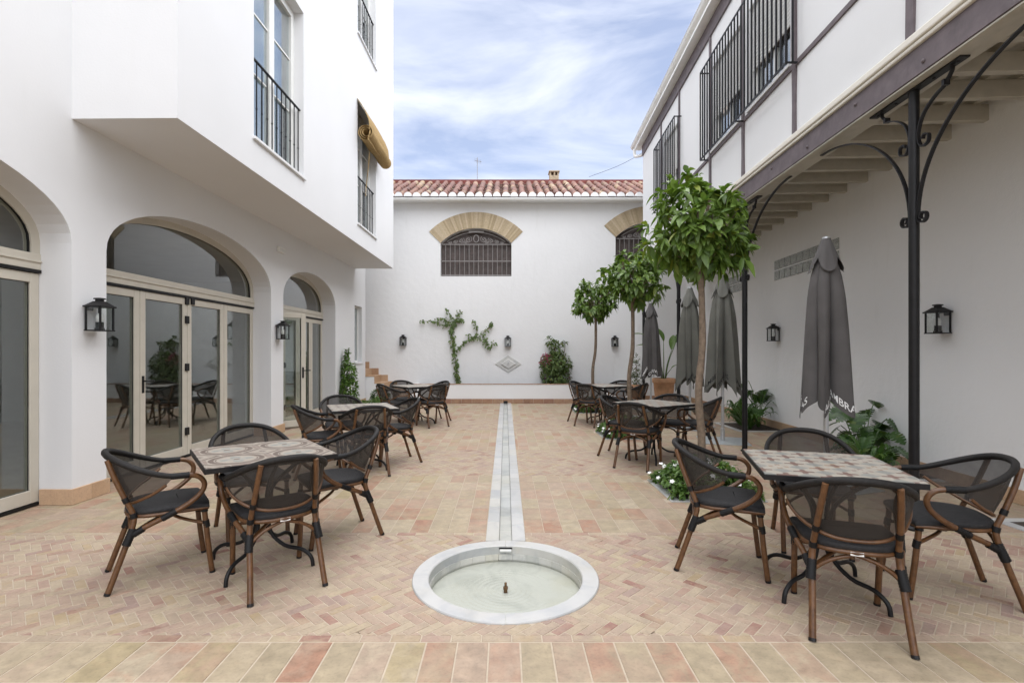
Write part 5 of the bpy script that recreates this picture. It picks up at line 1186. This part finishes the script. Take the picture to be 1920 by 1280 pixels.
# left wall shrubs
bush('climbing_shrub', 'leafy shrub climbing a stake against the left wall', -3.70, 12.1, 0, [(0, 0, .45, .20, .22, .38, 1.1), (0, 0, .95, .16, .17, .28, .55), (-.06, 0, 1.33, .05, .05, .14, .1)], 'bed_leaf', .085, 240, 72, stems=[[(0, 0, 0), (.02, 0, .5), (0, 0, 1.0), (-.06, 0, 1.45)]])
bush('ground_shrub', 'low feathery green shrub at the foot of the left wall', -3.30, 12.35, 0, [(0, 0, .10, .36, .32, .14, 1.0), (.2, .1, .16, .2, .2, .15, .5)], 'bed_leaf', .05, 420, 73)
bush('dark_shrub', 'dark leaved low plant at the corner before the stairs', -3.25, 13.3, 0, [(0, 0, .26, .22, .2, .2, 1.0)], 'monstera_leaf', .09, 130, 74, stems=[[(0, 0, 0), (.1, 0, .3)], [(0, 0, 0), (-.12, 0, .3)]])
# wall vine
def Z4(px, py): return ((640 + px / 4.364 - 948) * (DB - .05) / 960, 1.4 - (560 + py / 4.364 - 660) * (DB - .05) / 960)
VB = [([(960, 690), (945, 600), (932, 480), (915, 360), (905, 260), (922, 205)], 15, 1.0), ([(905, 235), (870, 195), (845, 228), (790, 195), (740, 186), (642, 184)], 6, .7), ([(885, 200), (850, 168), (775, 155)], 7, .7), ([(915, 170), (890, 130), (862, 84)], 7, .8), ([(922, 205), (950, 160), (962, 105)], 12, 1.1), ([(940, 190), (985, 165), (1000, 175)], 11, 1.0),
  ([(940, 425), (975, 385), (1010, 352), (1062, 328), (1112, 318), (1160, 280), (1208, 232), (1240, 197)], 8, .9), ([(1104, 305), (1106, 240), (1086, 178)], 6, .7), ([(1150, 330), (1190, 360), (1215, 395), (1252, 360)], 11, 1.1), ([(1192, 350), (1190, 318)], 7, .8), ([(1050, 325), (1040, 285)], 7, .9), ([(955, 540), (948, 545)], 22, 1.1), ([(950, 645), (958, 640)], 14, 1.0)]
vn = empty('climbing_vine', (Z4(960, 690)[0], DB, .5), 0, label='sparse branching vine trained across the back wall', category='climbing plant'); rn = random.Random(77); vst = MB(); vlv = MB(); ox, oz = Z4(960, 690)[0], .5
for P, dens, wd in VB:
    pts = [(Z4(a, b)[0] - ox, -.045, Z4(a, b)[1] - oz) for a, b in P]; sp = spline(pts, 5); vst.tube(sp, [.013 - .008 * i / len(sp) if P is VB[0][0] else .006 for i in range(len(sp))], 5)
    ln = sum((sp[i + 1] - sp[i]).length for i in range(len(sp) - 1)); nl = int(max(ln, .12) * dens * 10)
    for q in range(nl):
        f = rn.random() * (len(sp) - 1); i = int(f); p = sp[i].lerp(sp[min(i + 1, len(sp) - 1)], f - i) + Vector((rn.gauss(0, .030) * wd, rn.uniform(-.06, .0), rn.gauss(0, .030) * wd)); L = rn.uniform(.05, .088)
        add_leaf(vlv, p, Vector((rn.uniform(-1, 1), rn.uniform(-.8, -.1), rn.uniform(-1.1, .5))), Vector((rn.uniform(-.3, .3), -1, .5)), L, L * .62, .15, .3)
vst.build('stem', 'vine_bark', vn, 60); vlv.build('foliage', 'vine_leaf', vn, 80)
bush('bougainvillea', 'bushy bougainvillea with magenta flowers in the low planter', 1.42, 14.55, .46, [(0, 0, .28, .42, .24, .34, .85), (.05, 0, .62, .40, .24, .32, .85), (-.22, -.02, .62, .22, .2, .25, .4), (.02, .08, 1.0, .16, .14, .24, .22), (-.16, .12, 1.28, .12, .1, .12, .08), (.2, .1, 1.2, .16, .06, .05, .06)], 'vine_leaf', .085, 330, 78, stems=[[(0, 0, 0), (.05, 0, .5), (.0, .1, 1.0), (-.2, .15, 1.42)], [(.02, 0, .3), (.25, .1, .9), (.28, .12, 1.22)]], fl=(-.30, .72, .17), droop=.4, wall=.24)
